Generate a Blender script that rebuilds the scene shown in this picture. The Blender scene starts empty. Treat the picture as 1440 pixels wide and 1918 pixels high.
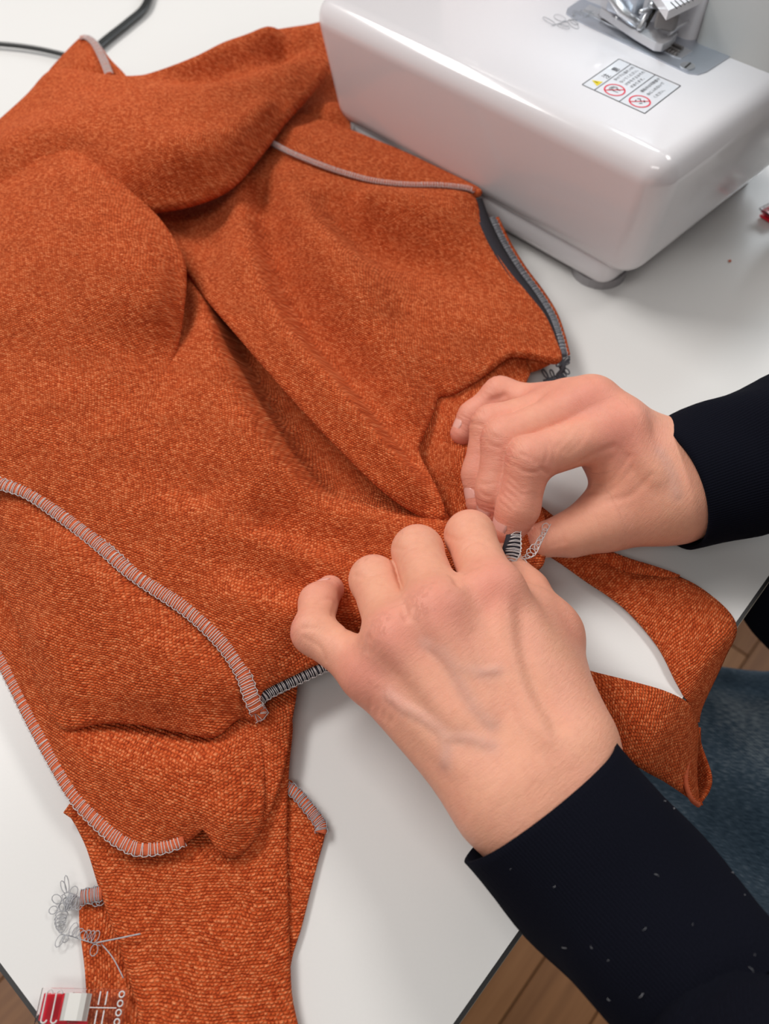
import bpy, bmesh, math, random
import numpy as np
from mathutils import Vector, Matrix
from mathutils.geometry import delaunay_2d_cdt

scene = bpy.context.scene
COL = scene.collection
R = math.radians
random.seed(7)

# ------------------------------------------------------------------ camera
FPX, PITCH, CH = 1500.0, R(55), 0.33          # table top is z = 0, floor is z = -0.72
SI, CO = math.sin(PITCH), math.cos(PITCH)
cam_d = bpy.data.cameras.new('camera'); cam = bpy.data.objects.new('camera', cam_d); COL.objects.link(cam)
cam.location = (0, 0, CH); cam.rotation_euler = (R(90) - PITCH, 0, 0)
cam_d.sensor_fit = 'HORIZONTAL'; cam_d.sensor_width = 36.0; cam_d.lens = 36.0 * FPX / 1440.0
cam_d.clip_start = 0.01
cam_d.dof.use_dof = True; cam_d.dof.focus_distance = 0.33; cam_d.dof.aperture_fstop = 14.0
scene.camera = cam

# ------------------------------------------------------------------ light
world = bpy.data.worlds.new('world'); scene.world = world; world.use_nodes = True
bg = world.node_tree.nodes['Background']
bg.inputs['Color'].default_value = (1.0, 0.98, 0.96, 1); bg.inputs['Strength'].default_value = 0.26

def area(name, loc, target, sx, sy, power, col):
    l = bpy.data.lights.new(name, 'AREA'); l.shape = 'RECTANGLE'; l.size = sx; l.size_y = sy
    l.energy = power; l.color = col
    o = bpy.data.objects.new(name, l); COL.objects.link(o); o.location = loc
    o.rotation_euler = (Vector(target) - Vector(loc)).to_track_quat('-Z', 'Y').to_euler()
    return o
area('ceiling_light', (-1.0, 0.95, 1.45), (0, 0.35, 0), 1.0, 0.40, 25, (1.0, 0.97, 0.94))
area('ceiling_light', (0.95, 0.85, 1.55), (0, 0.35, 0), 1.0, 0.40, 12, (1.0, 0.97, 0.94))
area('ceiling_light', (-0.5, -0.9, 1.7), (0, 0.4, 0), 1.2, 0.35, 8, (1.0, 0.97, 0.94))  # fill light added on the camera side to brighten the machine front
area('window_light', (1.42, 2.0, 0.95), (0.1, 0.4, 0), 0.55, 0.6, 16, (0.88, 0.95, 1.0))
vs = scene.view_settings
vs.view_transform = 'Standard'; vs.look = 'None'; vs.gamma = 1.0; vs.exposure = -0.03; vs.use_curve_mapping = False

# ------------------------------------------------------------------ helpers
def P(px, py, z):
    """photo pixel + height above the table -> world point"""
    u, v = px - 720.0, py - 959.0
    den = FPX * SI + v * CO
    t = (CH - z) / den
    return Vector((u * t, (FPX * CO - v * SI) * t, z))

def PL(pts): return [P(*p) for p in pts]

def reach(parent, px, py, length, far=True):
    """point on the pixel's ray lying `length` from parent"""
    o = Vector((0, 0, CH)); d = (P(px, py, 0) - o).normalized(); w = parent - o
    t0 = w.dot(d); q = length ** 2 - (w - d * t0).length_squared
    s = math.sqrt(q) if q > 0 else 0.0
    return o + d * (t0 + s if far else t0 - s)

def catmull(pts, n=6, closed=False):
    pts = [Vector(p) for p in pts]; out = []; m = len(pts)
    rng = range(m) if closed else range(m - 1)
    for i in rng:
        if closed: p0, p1, p2, p3 = pts[(i-1) % m], pts[i], pts[(i+1) % m], pts[(i+2) % m]
        else: p0, p1, p2, p3 = pts[max(i-1, 0)], pts[i], pts[i+1], pts[min(i+2, m-1)]
        for k in range(n):
            t = k / n
            out.append(0.5 * ((2*p1) + (p2-p0)*t + (2*p0-5*p1+4*p2-p3)*t*t + (3*p1-p0-3*p2+p3)*t**3))
    if not closed: out.append(pts[-1].copy())
    return out

def resample(pts, step):
    pts = [Vector(p) for p in pts]; out = [pts[0].copy()]; acc = 0.0
    for a, b in zip(pts, pts[1:]):
        L = (b - a).length
        if L < 1e-9: continue
        d = step - acc
        while d <= L:
            out.append(a.lerp(b, d / L)); d += step
        acc = L - (d - step)
    return out

def newmesh(name, verts, faces, mat=None, parent=None, smooth=True, uv=None):
    me = bpy.data.meshes.new(name); me.from_pydata([tuple(v) for v in verts], [], [tuple(f) for f in faces])
    if uv is not None:
        lay = me.uv_layers.new(name='UVMap')
        vi = np.zeros(len(me.loops), dtype=np.int32); me.loops.foreach_get('vertex_index', vi)
        lay.data.foreach_set('uv', np.asarray(uv, dtype=np.float32)[vi].ravel())
    if smooth: me.polygons.foreach_set('use_smooth', [True] * len(me.polygons))
    me.update()
    return link(name, me, mat, parent)

def link(name, me, mat=None, parent=None):
    o = bpy.data.objects.new(name, me); COL.objects.link(o)
    if mat is not None:
        me.materials.clear(); me.materials.append(mat)
    if parent is not None: o.parent = parent
    return o

def empty(name, loc=(0, 0, 0)):
    o = bpy.data.objects.new(name, None); COL.objects.link(o); o.location = loc; o.empty_display_size = 0.02
    return o

def tag(o, label=None, cat=None, group=None, kind=None):
    if label: o['label'] = label
    if cat: o['category'] = cat
    if group: o['group'] = group
    if kind: o['kind'] = kind
    return o

def keep(o, parent):
    """parent without moving (world-space meshes under an Empty that sits at the thing's base)"""
    o.parent = parent; o.matrix_parent_inverse = Matrix.Translation(parent.location).inverted()
    return o

def tube_arrays(path, r, sides=6, cap=True):
    path = [Vector(p) for p in path]; V, F = [], []
    up = Vector((0.13, 0.21, 0.97)); n = len(path)
    for i, p in enumerate(path):
        t = (path[min(i+1, n-1)] - path[max(i-1, 0)]).normalized()
        b = t.cross(up)
        if b.length < 1e-4: b = t.cross(Vector((1, 0, 0)))
        b.normalize(); nn = b.cross(t); up = nn
        rr = r(i / (n - 1)) if callable(r) else r
        for k in range(sides):
            a = 2 * math.pi * k / sides
            V.append(p + b * math.cos(a) * rr + nn * math.sin(a) * rr)
    for i in range(n - 1):
        for k in range(sides):
            k2 = (k + 1) % sides
            F.append((i*sides+k, i*sides+k2, (i+1)*sides+k2, (i+1)*sides+k))
    if cap:
        F.append(tuple(range(sides))[::-1]); F.append(tuple((n-1)*sides + k for k in range(sides)))
    return V, F

class Geo:
    def __init__(self): self.V, self.F = [], []
    def add(self, V, F):
        o = len(self.V); self.V += list(V); self.F += [tuple(i + o for i in f) for f in F]; return self
    def tube(self, path, r, sides=5): return self.add(*tube_arrays(path, r, sides))
    def box(self, m, sx, sy, sz):
        c = [m @ Vector((x*sx/2, y*sy/2, z*sz/2)) for x in (-1, 1) for y in (-1, 1) for z in (-1, 1)]
        return self.add(c, [(0,1,3,2), (4,6,7,5), (0,4,5,1), (2,3,7,6), (0,2,6,4), (1,5,7,3)])
    def build(self, name, mat, parent=None, smooth=True): return newmesh(name, self.V, self.F, mat, parent, smooth)

def bevel(o, w, seg=3, ang=35):
    m = o.modifiers.new('bevel', 'BEVEL'); m.width = w; m.segments = seg; m.limit_method = 'ANGLE'; m.angle_limit = R(ang)
    m.harden_normals = False
    return o

# ------------------------------------------------------------------ materials
def nt(name):
    m = bpy.data.materials.new(name); m.use_nodes = True; t = m.node_tree
    return m, t, t.nodes['Principled BSDF']
def N(t, typ, **kw):
    n = t.nodes.new(typ)
    for k, v in kw.items():
        if k.startswith('i_'): n.inputs[int(k[2:]) if k[2:].isdigit() else k[2:]].default_value = v
        else: setattr(n, k, v)
    return n
def math_n(t, op, a, b=None, c=None):
    n = N(t, 'ShaderNodeMath', operation=op)
    for i, s in enumerate((a, b, c)):
        if s is None: continue
        if hasattr(s, 'links'): t.links.new(s, n.inputs[i])
        else: n.inputs[i].default_value = s
    return n.outputs[0]
def mixc(t, fac, a, b, typ='MIX'):
    n = N(t, 'ShaderNodeMix', data_type='RGBA', blend_type=typ)
    for s, i in ((fac, 0), (a, 6), (b, 7)):
        if hasattr(s, 'links'): t.links.new(s, n.inputs[i])
        else: n.inputs[i].default_value = s if i == 0 else (*s, 1)
    return n.outputs[2]
def ramp(t, fac, stops):
    n = N(t, 'ShaderNodeValToRGB'); e = n.color_ramp.elements
    while len(e) < len(stops): e.new(0.5)
    for el, (p, c) in zip(e, stops): el.position = p; el.color = (*c, 1)
    t.links.new(fac, n.inputs[0]); return n.outputs[0]

def plain(name, col, rough=0.5, metal=0.0, spec=0.5, coat=0.0, noise=0.0, nscale=400, bump=0.0):
    m, t, b = nt(name)
    b.inputs['Base Color'].default_value = (*col, 1); b.inputs['Roughness'].default_value = rough
    b.inputs['Metallic'].default_value = metal; b.inputs['Specular IOR Level'].default_value = spec
    b.inputs['Coat Weight'].default_value = coat; b.inputs['Coat Roughness'].default_value = 0.08
    tc = N(t, 'ShaderNodeTexCoord'); no = N(t, 'ShaderNodeTexNoise'); no.inputs['Scale'].default_value = nscale
    no.inputs['Detail'].default_value = 3; t.links.new(tc.outputs['Object'], no.inputs['Vector'])
    d = max(noise, 0.01)
    c = mixc(t, no.outputs['Fac'], tuple(x * (1 - d) for x in col), tuple(min(1, x * (1 + d)) for x in col))
    t.links.new(c, b.inputs['Base Color'])
    if bump:
        bu = N(t, 'ShaderNodeBump'); bu.inputs['Strength'].default_value = 0.5; bu.inputs['Distance'].default_value = bump
        t.links.new(no.outputs['Fac'], bu.inputs['Height']); t.links.new(bu.outputs[0], b.inputs['Normal'])
    return m

def knit_mat(name, dark, mid, light, su=0.0015, sv=0.00112, depth=0.0008):
    m, t, b = nt(name)
    uv = N(t, 'ShaderNodeUVMap', uv_map='UVMap')
    warp = N(t, 'ShaderNodeTexNoise'); warp.inputs['Scale'].default_value = 55; warp.inputs['Detail'].default_value = 1
    t.links.new(uv.outputs[0], warp.inputs['Vector'])
    wv = N(t, 'ShaderNodeVectorMath', operation='MULTIPLY_ADD')
    t.links.new(warp.outputs['Color'], wv.inputs[0]); wv.inputs[1].default_value = (0.005, 0.005, 0); t.links.new(uv.outputs[0], wv.inputs[2])
    w2 = N(t, 'ShaderNodeTexNoise'); w2.inputs['Scale'].default_value = 620; w2.inputs['Detail'].default_value = 1; t.links.new(uv.outputs[0], w2.inputs['Vector'])
    wv2 = N(t, 'ShaderNodeVectorMath', operation='MULTIPLY_ADD'); t.links.new(w2.outputs['Color'], wv2.inputs[0]); wv2.inputs[1].default_value = (0.0011, 0.0007, 0); t.links.new(wv.outputs[0], wv2.inputs[2])
    sp = N(t, 'ShaderNodeSeparateXYZ'); t.links.new(wv2.outputs[0], sp.inputs[0])
    v = math_n(t, 'DIVIDE', sp.outputs[1], sv); vf = math_n(t, 'FLOOR', v)
    par = math_n(t, 'MODULO', vf, 2.0)
    u = math_n(t, 'ADD', math_n(t, 'DIVIDE', sp.outputs[0], su), math_n(t, 'MULTIPLY', par, 0.5)); uf = math_n(t, 'FLOOR', u)
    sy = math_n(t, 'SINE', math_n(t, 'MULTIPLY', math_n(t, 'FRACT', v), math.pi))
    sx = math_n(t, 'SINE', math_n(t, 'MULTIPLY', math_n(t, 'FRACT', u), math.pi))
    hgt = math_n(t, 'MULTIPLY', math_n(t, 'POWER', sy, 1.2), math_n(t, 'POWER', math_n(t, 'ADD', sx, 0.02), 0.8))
    cell = N(t, 'ShaderNodeCombineXYZ'); t.links.new(uf, cell.inputs[0]); t.links.new(vf, cell.inputs[1])
    wn = N(t, 'ShaderNodeTexWhiteNoise', noise_dimensions='3D'); t.links.new(cell.outputs[0], wn.inputs['Vector'])
    st = N(t, 'ShaderNodeCombineXYZ')                                           # yarn colour runs along the row
    t.links.new(math_n(t, 'MULTIPLY', sp.outputs[0], 420), st.inputs[0]); t.links.new(math_n(t, 'MULTIPLY', sp.outputs[1], 1100), st.inputs[1])
    n2 = N(t, 'ShaderNodeTexNoise'); n2.inputs['Scale'].default_value = 1.0; n2.inputs['Detail'].default_value = 2.5; t.links.new(st.outputs[0], n2.inputs['Vector'])
    f = math_n(t, 'ADD', math_n(t, 'ADD', math_n(t, 'MULTIPLY', wn.outputs['Value'], 0.22), math_n(t, 'MULTIPLY', n2.outputs['Fac'], 0.60)), math_n(t, 'MULTIPLY', hgt, 0.22))  # stitch height lightens loop tops, painting in the shade of yarn gaps
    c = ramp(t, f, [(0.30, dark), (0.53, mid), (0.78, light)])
    t.links.new(c, b.inputs['Base Color'])
    b.inputs['Roughness'].default_value = 0.95; b.inputs['Specular IOR Level'].default_value = 0.08
    b.inputs['Sheen Weight'].default_value = 0.25; b.inputs['Sheen Roughness'].default_value = 0.5
    b.inputs['Sheen Tint'].default_value = (*light, 1)
    bu = N(t, 'ShaderNodeBump'); bu.inputs['Strength'].default_value = 0.9; bu.inputs['Distance'].default_value = depth
    fz = N(t, 'ShaderNodeTexNoise'); fz.inputs['Scale'].default_value = 2600; t.links.new(uv.outputs[0], fz.inputs['Vector'])
    t.links.new(math_n(t, 'ADD', hgt, math_n(t, 'MULTIPLY', fz.outputs['Fac'], 0.5)), bu.inputs['Height'])
    t.links.new(bu.outputs[0], b.inputs['Normal'])
    return m

M = {}
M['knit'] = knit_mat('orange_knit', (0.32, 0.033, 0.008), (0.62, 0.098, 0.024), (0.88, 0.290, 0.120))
M['thread'] = plain('pale_thread', (0.62, 0.58, 0.57), 0.6, noise=0.15, nscale=900)
M['thread_grey'] = plain('grey_thread', (0.38, 0.38, 0.40), 0.6, noise=0.2, nscale=900)
M['thread_dark'] = plain('dark_thread', (0.085, 0.085, 0.10), 0.7, noise=0.3, nscale=900)
M['tape'] = plain('charcoal_tape', (0.022, 0.019, 0.026), 0.9, noise=0.3, nscale=900, bump=0.0003)
M['seam'] = plain('seam_orange', (0.52, 0.10, 0.035), 0.9, noise=0.35, nscale=900, bump=0.0004)
M['laminate'] = plain('white_laminate', (0.69, 0.68, 0.665), 0.32, spec=0.35, noise=0.015, nscale=900, bump=0.00003)
M['edge_black'] = plain('black_edging', (0.012, 0.011, 0.011), 0.5)
M['edge_beige'] = plain('beige_edging', (0.45, 0.38, 0.30), 0.6)
M['steel_leg'] = plain('grey_leg', (0.25, 0.25, 0.26), 0.4, metal=0.6)
M['machine'] = plain('white_plastic', (0.76, 0.73, 0.745), 0.16, spec=0.5, coat=0.4)
M['machine_grey'] = plain('light_grey_plastic', (0.55, 0.54, 0.52), 0.45)
M['foot_grey'] = plain('grey_rubber', (0.32, 0.31, 0.32), 0.6)
M['steel'] = plain('brushed_steel', (0.55, 0.58, 0.64), 0.38, metal=0.8)
M['chrome'] = plain('polished_steel', (0.70, 0.71, 0.73), 0.30, metal=0.9)
M['spring'] = plain('satin_spring_steel', (0.62, 0.61, 0.58), 0.5, metal=0.55)
M['dark_metal'] = plain('dark_steel', (0.05, 0.045, 0.04), 0.35, metal=0.7)
M['knob'] = plain('grey_brown_knob', (0.17, 0.155, 0.15), 0.35)
M['ink'] = plain('black_ink', (0.02, 0.02, 0.022), 0.5)
M['ink_red'] = plain('red_ink', (0.75, 0.03, 0.06), 0.5)
M['ink_yellow'] = plain('yellow_ink', (0.75, 0.58, 0.02), 0.5)
M['sticker'] = plain('sticker_white', (0.72, 0.72, 0.75), 0.2, coat=0.3)
M['cord'] = plain('black_cord', (0.008, 0.009, 0.009), 0.4)
M['red'] = plain('red_plastic', (0.72, 0.012, 0.03), 0.25)
M['speck'] = plain('orange_lint', (0.5, 0.12, 0.06), 0.9)

m, t, b = nt('led'); b.inputs['Emission Color'].default_value = (0.8, 0.95, 1, 1); b.inputs['Emission Strength'].default_value = 6; M['led'] = m
m, t, b = nt('clear_plastic'); b.inputs['Base Color'].default_value = (1, 0.97, 0.975, 1); b.inputs['Transmission Weight'].default_value = 1
b.inputs['Roughness'].default_value = 0.04; b.inputs['IOR'].default_value = 1.3; M['clear'] = m
m, t, b = nt('red_clear_plastic'); b.inputs['Base Color'].default_value = (0.9, 0.05, 0.10, 1); b.inputs['Transmission Weight'].default_value = 0.75
b.inputs['Roughness'].default_value = 0.08; b.inputs['IOR'].default_value = 1.35; M['red_clear'] = m

def skin_mat():
    m, t, b = nt('skin')
    tc = N(t, 'ShaderNodeTexCoord')
    pk = N(t, 'ShaderNodeAttribute', attribute_name='pink'); ve = N(t, 'ShaderNodeAttribute', attribute_name='vein'); cr = N(t, 'ShaderNodeAttribute', attribute_name='crease')
    n1 = N(t, 'ShaderNodeTexNoise'); n1.inputs['Scale'].default_value = 60; n1.inputs['Detail'].default_value = 4; t.links.new(tc.outputs['Object'], n1.inputs['Vector'])
    n2 = N(t, 'ShaderNodeTexNoise'); n2.inputs['Scale'].default_value = 330; n2.inputs['Detail'].default_value = 3; t.links.new(tc.outputs['Object'], n2.inputs['Vector'])
    base = mixc(t, n1.outputs['Fac'], (0.75, 0.385, 0.245), (0.77, 0.340, 0.240))
    base = mixc(t, math_n(t, 'MULTIPLY', pk.outputs['Fac'], 0.60), base, (0.70, 0.215, 0.170))
    base = mixc(t, math_n(t, 'MULTIPLY', ve.outputs['Fac'], 0.30), base, (0.44, 0.305, 0.29))
    base = mixc(t, math_n(t, 'MULTIPLY', math_n(t, 'SUBTRACT', n2.outputs['Fac'], 0.42), 0.6), base, (0.58, 0.23, 0.15))
    t.links.new(base, b.inputs['Base Color'])
    b.inputs['Roughness'].default_value = 0.50; b.inputs['Specular IOR Level'].default_value = 0.33
    b.inputs['Subsurface Weight'].default_value = 0.22; b.inputs['Subsurface Radius'].default_value = (1.0, 0.35, 0.18); b.inputs['Subsurface Scale'].default_value = 0.0018
    bo = N(t, 'ShaderNodeAttribute', attribute_name='bone'); sc_ = N(t, 'ShaderNodeVectorMath', operation='MULTIPLY'); sc_.inputs[1].default_value = (950, 190, 190); t.links.new(bo.outputs['Vector'], sc_.inputs[0])
    nl = N(t, 'ShaderNodeTexNoise'); nl.inputs['Scale'].default_value = 1.0; nl.inputs['Detail'].default_value = 3; nl.inputs['Distortion'].default_value = 0.4; t.links.new(sc_.outputs[0], nl.inputs['Vector'])
    vo = N(t, 'ShaderNodeTexVoronoi', feature='DISTANCE_TO_EDGE'); vo.inputs['Scale'].default_value = 1000; t.links.new(tc.outputs['Object'], vo.inputs['Vector'])
    hh = math_n(t, 'ADD', math_n(t, 'MULTIPLY', math_n(t, 'MINIMUM', vo.outputs['Distance'], 0.15), 0.7), math_n(t, 'MULTIPLY', nl.outputs['Fac'], math_n(t, 'ADD', 0.55, math_n(t, 'MULTIPLY', cr.outputs['Fac'], 1.2))))
    bu = N(t, 'ShaderNodeBump'); bu.inputs['Strength'].default_value = 0.55; bu.inputs['Distance'].default_value = 0.0006
    t.links.new(hh, bu.inputs['Height']); t.links.new(bu.outputs[0], b.inputs['Normal'])
    return m
M['skin'] = skin_mat()
M['nail'] = plain('nail', (0.78, 0.42, 0.35), 0.18, spec=0.5, noise=0.04)
M['nail_tip'] = plain('nail_tip', (0.80, 0.50, 0.42), 0.22)

def navy_mat():
    m, t, b = nt('navy_knit')
    uv = N(t, 'ShaderNodeUVMap', uv_map='UVMap'); sp = N(t, 'ShaderNodeSeparateXYZ'); t.links.new(uv.outputs[0], sp.inputs[0])
    rib = math_n(t, 'SINE', math_n(t, 'MULTIPLY', sp.outputs[0], 2 * math.pi / 0.0013))
    no = N(t, 'ShaderNodeTexNoise'); no.inputs['Scale'].default_value = 1800; t.links.new(uv.outputs[0], no.inputs['Vector'])
    c = mixc(t, no.outputs['Fac'], (0.0018, 0.0021, 0.0045), (0.0062, 0.0068, 0.0125)); t.links.new(c, b.inputs['Base Color'])
    b.inputs['Roughness'].default_value = 0.95; b.inputs['Specular IOR Level'].default_value = 0.06
    b.inputs['Sheen Weight'].default_value = 0.012; b.inputs['Sheen Roughness'].default_value = 0.4; b.inputs['Sheen Tint'].default_value = (0.3, 0.35, 0.5, 1)
    bu = N(t, 'ShaderNodeBump'); bu.inputs['Strength'].default_value = 0.3; bu.inputs['Distance'].default_value = 0.0003
    t.links.new(math_n(t, 'ADD', rib, no.outputs['Fac']), bu.inputs['Height']); t.links.new(bu.outputs[0], b.inputs['Normal'])
    return m
M['navy'] = navy_mat()

def denim_mat():
    m, t, b = nt('denim')
    uv = N(t, 'ShaderNodeUVMap', uv_map='UVMap'); sp = N(t, 'ShaderNodeSeparateXYZ'); t.links.new(uv.outputs[0], sp.inputs[0])
    tw = math_n(t, 'SINE', math_n(t, 'MULTIPLY', math_n(t, 'ADD', sp.outputs[0], math_n(t, 'MULTIPLY', sp.outputs[1], 0.8)), 2 * math.pi / 0.0022))
    st = N(t, 'ShaderNodeCombineXYZ'); t.links.new(math_n(t, 'MULTIPLY', sp.outputs[0], 900), st.inputs[0]); t.links.new(math_n(t, 'MULTIPLY', sp.outputs[1], 220), st.inputs[1])
    no = N(t, 'ShaderNodeTexNoise'); no.inputs['Scale'].default_value = 1; no.inputs['Detail'].default_value = 4; t.links.new(st.outputs[0], no.inputs['Vector'])
    n2 = N(t, 'ShaderNodeTexNoise'); n2.inputs['Scale'].default_value = 14; n2.inputs['Detail'].default_value = 3; t.links.new(uv.outputs[0], n2.inputs['Vector'])
    f = math_n(t, 'ADD', math_n(t, 'MULTIPLY', no.outputs['Fac'], 0.5), math_n(t, 'MULTIPLY', n2.outputs['Fac'], 0.5))
    c = ramp(t, f, [(0.33, (0.036, 0.070, 0.110)), (0.5, (0.110, 0.175, 0.245)), (0.68, (0.42, 0.52, 0.60))]); t.links.new(c, b.inputs['Base Color'])
    b.inputs['Roughness'].default_value = 0.9; b.inputs['Specular IOR Level'].default_value = 0.15
    bu = N(t, 'ShaderNodeBump'); bu.inputs['Strength'].default_value = 0.4; bu.inputs['Distance'].default_value = 0.0005
    t.links.new(tw, bu.inputs['Height']); t.links.new(bu.outputs[0], b.inputs['Normal'])
    return m
M['denim'] = denim_mat()

def wood_mat():
    m, t, b = nt('oak_plank')
    tc = N(t, 'ShaderNodeTexCoord'); oi = N(t, 'ShaderNodeObjectInfo')
    mp = N(t, 'ShaderNodeMapping'); mp.inputs['Scale'].default_value = (6, 90, 6); t.links.new(tc.outputs['Object'], mp.inputs['Vector'])
    off = N(t, 'ShaderNodeVectorMath', operation='ADD'); t.links.new(mp.outputs[0], off.inputs[0]); t.links.new(oi.outputs['Random'], off.inputs[1])
    no = N(t, 'ShaderNodeTexNoise'); no.inputs['Scale'].default_value = 1; no.inputs['Detail'].default_value = 6; t.links.new(off.outputs[0], no.inputs['Vector'])
    f = math_n(t, 'ADD', math_n(t, 'MULTIPLY', no.outputs['Fac'], 0.7), math_n(t, 'MULTIPLY', oi.outputs['Random'], 0.3))
    c = ramp(t, f, [(0.3, (0.25, 0.105, 0.036)), (0.55, (0.39, 0.175, 0.065)), (0.75, (0.50, 0.245, 0.10))]); t.links.new(c, b.inputs['Base Color'])
    b.inputs['Roughness'].default_value = 0.45
    return m
M['wood'] = wood_mat()
M['wood_gap'] = plain('plank_joint', (0.07, 0.035, 0.015), 0.8)

# ------------------------------------------------------------------ floor
TA = Vector((0.662, 0.749, 0)).normalized(); TB = Vector((-TA.y, TA.x, 0))    # table edge directions
FZ = -0.72
fl = newmesh('floor', [(-2.5, -2, FZ - 0.004), (2.5, -2, FZ - 0.004), (2.5, 3, FZ - 0.004), (-2.5, 3, FZ - 0.004)], [(0, 1, 2, 3)], M['wood_gap'], None, False)
tag(fl, 'brown wooden plank floor below the table', None, None, 'structure')
bm = bmesh.new(); bmesh.ops.create_cube(bm, size=1)
for v in bm.verts: v.co = Vector((v.co.x * 0.448, v.co.y * 0.0735, v.co.z * 0.008))
bmesh.ops.bevel(bm, geom=[e for e in bm.edges], offset=0.001, segments=1, affect='EDGES')
pm = bpy.data.meshes.new('plank'); bm.to_mesh(pm); bm.free(); pm.materials.append(M['wood'])
ang = math.atan2(TA.y, TA.x)
for j in range(-12, 12):
    for i in range(-3, 4):
        c = TA * (i * 0.45 + (j * 0.17) % 0.45) - TB * (j * 0.075) + Vector((0.25, -0.1, FZ - 0.004))
        if -0.75 < c.x < 1.2 and -0.95 < c.y < 0.9:
            o = bpy.data.objects.new('plank', pm); COL.objects.link(o); o.location = c; o.rotation_euler = (0, 0, ang); o.parent = fl

# ------------------------------------------------------------------ table
corner = P(479, 2462, 0); TL, TW, TT = 1.7, 1.25, 0.026
table = empty('work_table', corner + TA * TL / 2 + TB * TW / 2 + Vector((0, 0, FZ)))
tag(table, 'white laminate work table with black edging holding the sewing work', 'table')
def tbox(name, a0, a1, b0, b1, z0, z1, mat, bev=0.0):
    c = [corner + TA * a + TB * b_ + Vector((0, 0, z)) for a in (a0, a1) for b_ in (b0, b1) for z in (z0, z1)]
    o = newmesh(name, c, [(0,1,3,2), (4,6,7,5), (0,4,5,1), (2,3,7,6), (0,2,6,4), (1,5,7,3)], mat, None, False)
    keep(o, table)
    if bev: bevel(o, bev, 2)
    return o
tbox('tabletop', 0.0016, TL - 0.0016, 0.0016, TW - 0.0016, -TT, 0, M['laminate'])
for nm, q in (('edge_band', (0, TL, 0, 0.0016)), ('edge_band', (0, TL, TW - 0.0016, TW)), ('edge_band', (0, 0.0016, 0.0016, TW - 0.0016)), ('edge_band', (TL - 0.0016, TL, 0.0016, TW - 0.0016))):
    tbox(nm, *q, -0.0062, -0.0001, M['edge_black'])
    tbox('edge_strip', q[0] - 0.0004, q[1] + 0.0004, q[2] - 0.0004, q[3] + 0.0004, -TT, -0.0063, M['edge_beige'])
for a in (0.35, TL - 0.12):
    for b_ in (0.12, TW - 0.12):
        tbox('leg', a - 0.02, a + 0.02, b_ - 0.02, b_ + 0.02, FZ, -TT, M['steel_leg'], 0.003)

# ------------------------------------------------------------------ sewing machine
E1 = Vector((-0.706, 0.708, 0)).normalized(); E2 = Vector((-E1.y * -1, -E1.x, 0)).normalized()
MO = Vector((0.143, 0.368, 0))
def MP(s, d, z): return MO + E1 * s + E2 * d + Vector((0, 0, z))
machine = empty('sewing_machine', MP(0.14, 0.08, 0))
tag(machine, 'glossy white overlock sewing machine with steel needle plate', 'sewing machine')
def mbox(name, s0, s1, d0, d1, z0, z1, mat, bev, seg=8, taper=(0, 0, 0, 0)):
    """box in machine axes, bottom pulled in by taper = (s0,s1,d0,d1)"""
    c = []
    for s, ts in ((s0, taper[0]), (s1, -taper[1])):
        for d, td in ((d0, taper[2]), (d1, -taper[3])):
            for z in (z0, z1):
                k = 1 if z == z0 else 0
                c.append(MP(s + ts * k, d + td * k, z))
    o = newmesh(name, c, [(0,1,3,2), (4,6,7,5), (0,4,5,1), (2,3,7,6), (0,2,6,4), (1,5,7,3)], mat)
    keep(o, machine)
    if bev: bevel(o, bev, seg)
    return o
ZT = 0.10
mbox('bed', 0, 0.276, 0, 0.21, 0.019, ZT, M['machine'], 0.0155, 10, (0.008, 0.016, 0.007, 0))
mbox('base', 0.022, 0.25, 0.010, 0.20, 0.004, 0.03, M['machine'], 0.011, 6)
for s, d in ((0.040, 0.030), (0.22, 0.030), (0.040, 0.18), (0.22, 0.18)):
    V, F = tube_arrays([MP(s, d, 0.0), MP(s, d, 0.006)], 0.017, 24); keep(newmesh('rubber_foot', V, F, M['foot_grey'], None, False), machine)
mbox('rear_column', 0.066, 0.272, 0.1215, 0.26, 0.05, 0.31, M['machine'], 0.006, 4)
mbox('side_cover', -0.012, 0.0655, 0.1225, 0.24, ZT - 0.03, 0.31, M['machine_grey'], 0.004, 3)
mbox('side_cover', -0.045, -0.0125, 0.150, 0.24, 0.02, 0.31, M['machine_grey'], 0.006, 3)
mbox('head', 0.03, 0.262, 0.055, 0.1215, 0.225, 0.31, M['machine'], 0.012, 5)
led = mbox('work_lamp', 0.06, 0.10, 0.075, 0.090, 0.2225, 0.2249, M['led'], 0)
ll = area('work_lamp_light', MP(0.08, 0.082, 0.218), MP(0.085, 0.075, 0), 0.03, 0.012, 0.06, (0.78, 0.93, 1.0))

# needle plate (thin steel sheet with rounded front corner)
plate_px = [(1062, 18), (1100, -8), (1150, -40), (1372, 104), (1338, 126), (1322, 136), (1306, 141), (1288, 139), (1270, 131), (1095, 47), (1072, 35), (1060, 27)]
def prism(name, pts, z0, z1, mat, smooth=False):
    n = len(pts); V = [Vector((p.x, p.y, z0)) for p in pts] + [Vector((p.x, p.y, z1)) for p in pts]
    F = [tuple(range(n))[::-1], tuple(range(n, 2*n))] + [(i, (i+1) % n, n + (i+1) % n, n + i) for i in range(n)]
    o = newmesh(name, V, F, mat, None, smooth)
    bm = bmesh.new(); bm.from_mesh(o.data); bmesh.ops.recalc_face_normals(bm, faces=bm.faces); bm.to_mesh(o.data); bm.free()
    return o
plate = keep(prism('needle_plate', [P(x, y, ZT) for x, y in plate_px], ZT - 0.0006, ZT + 0.0008, M['steel']), machine)
zt = ZT + 0.0008
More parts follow.
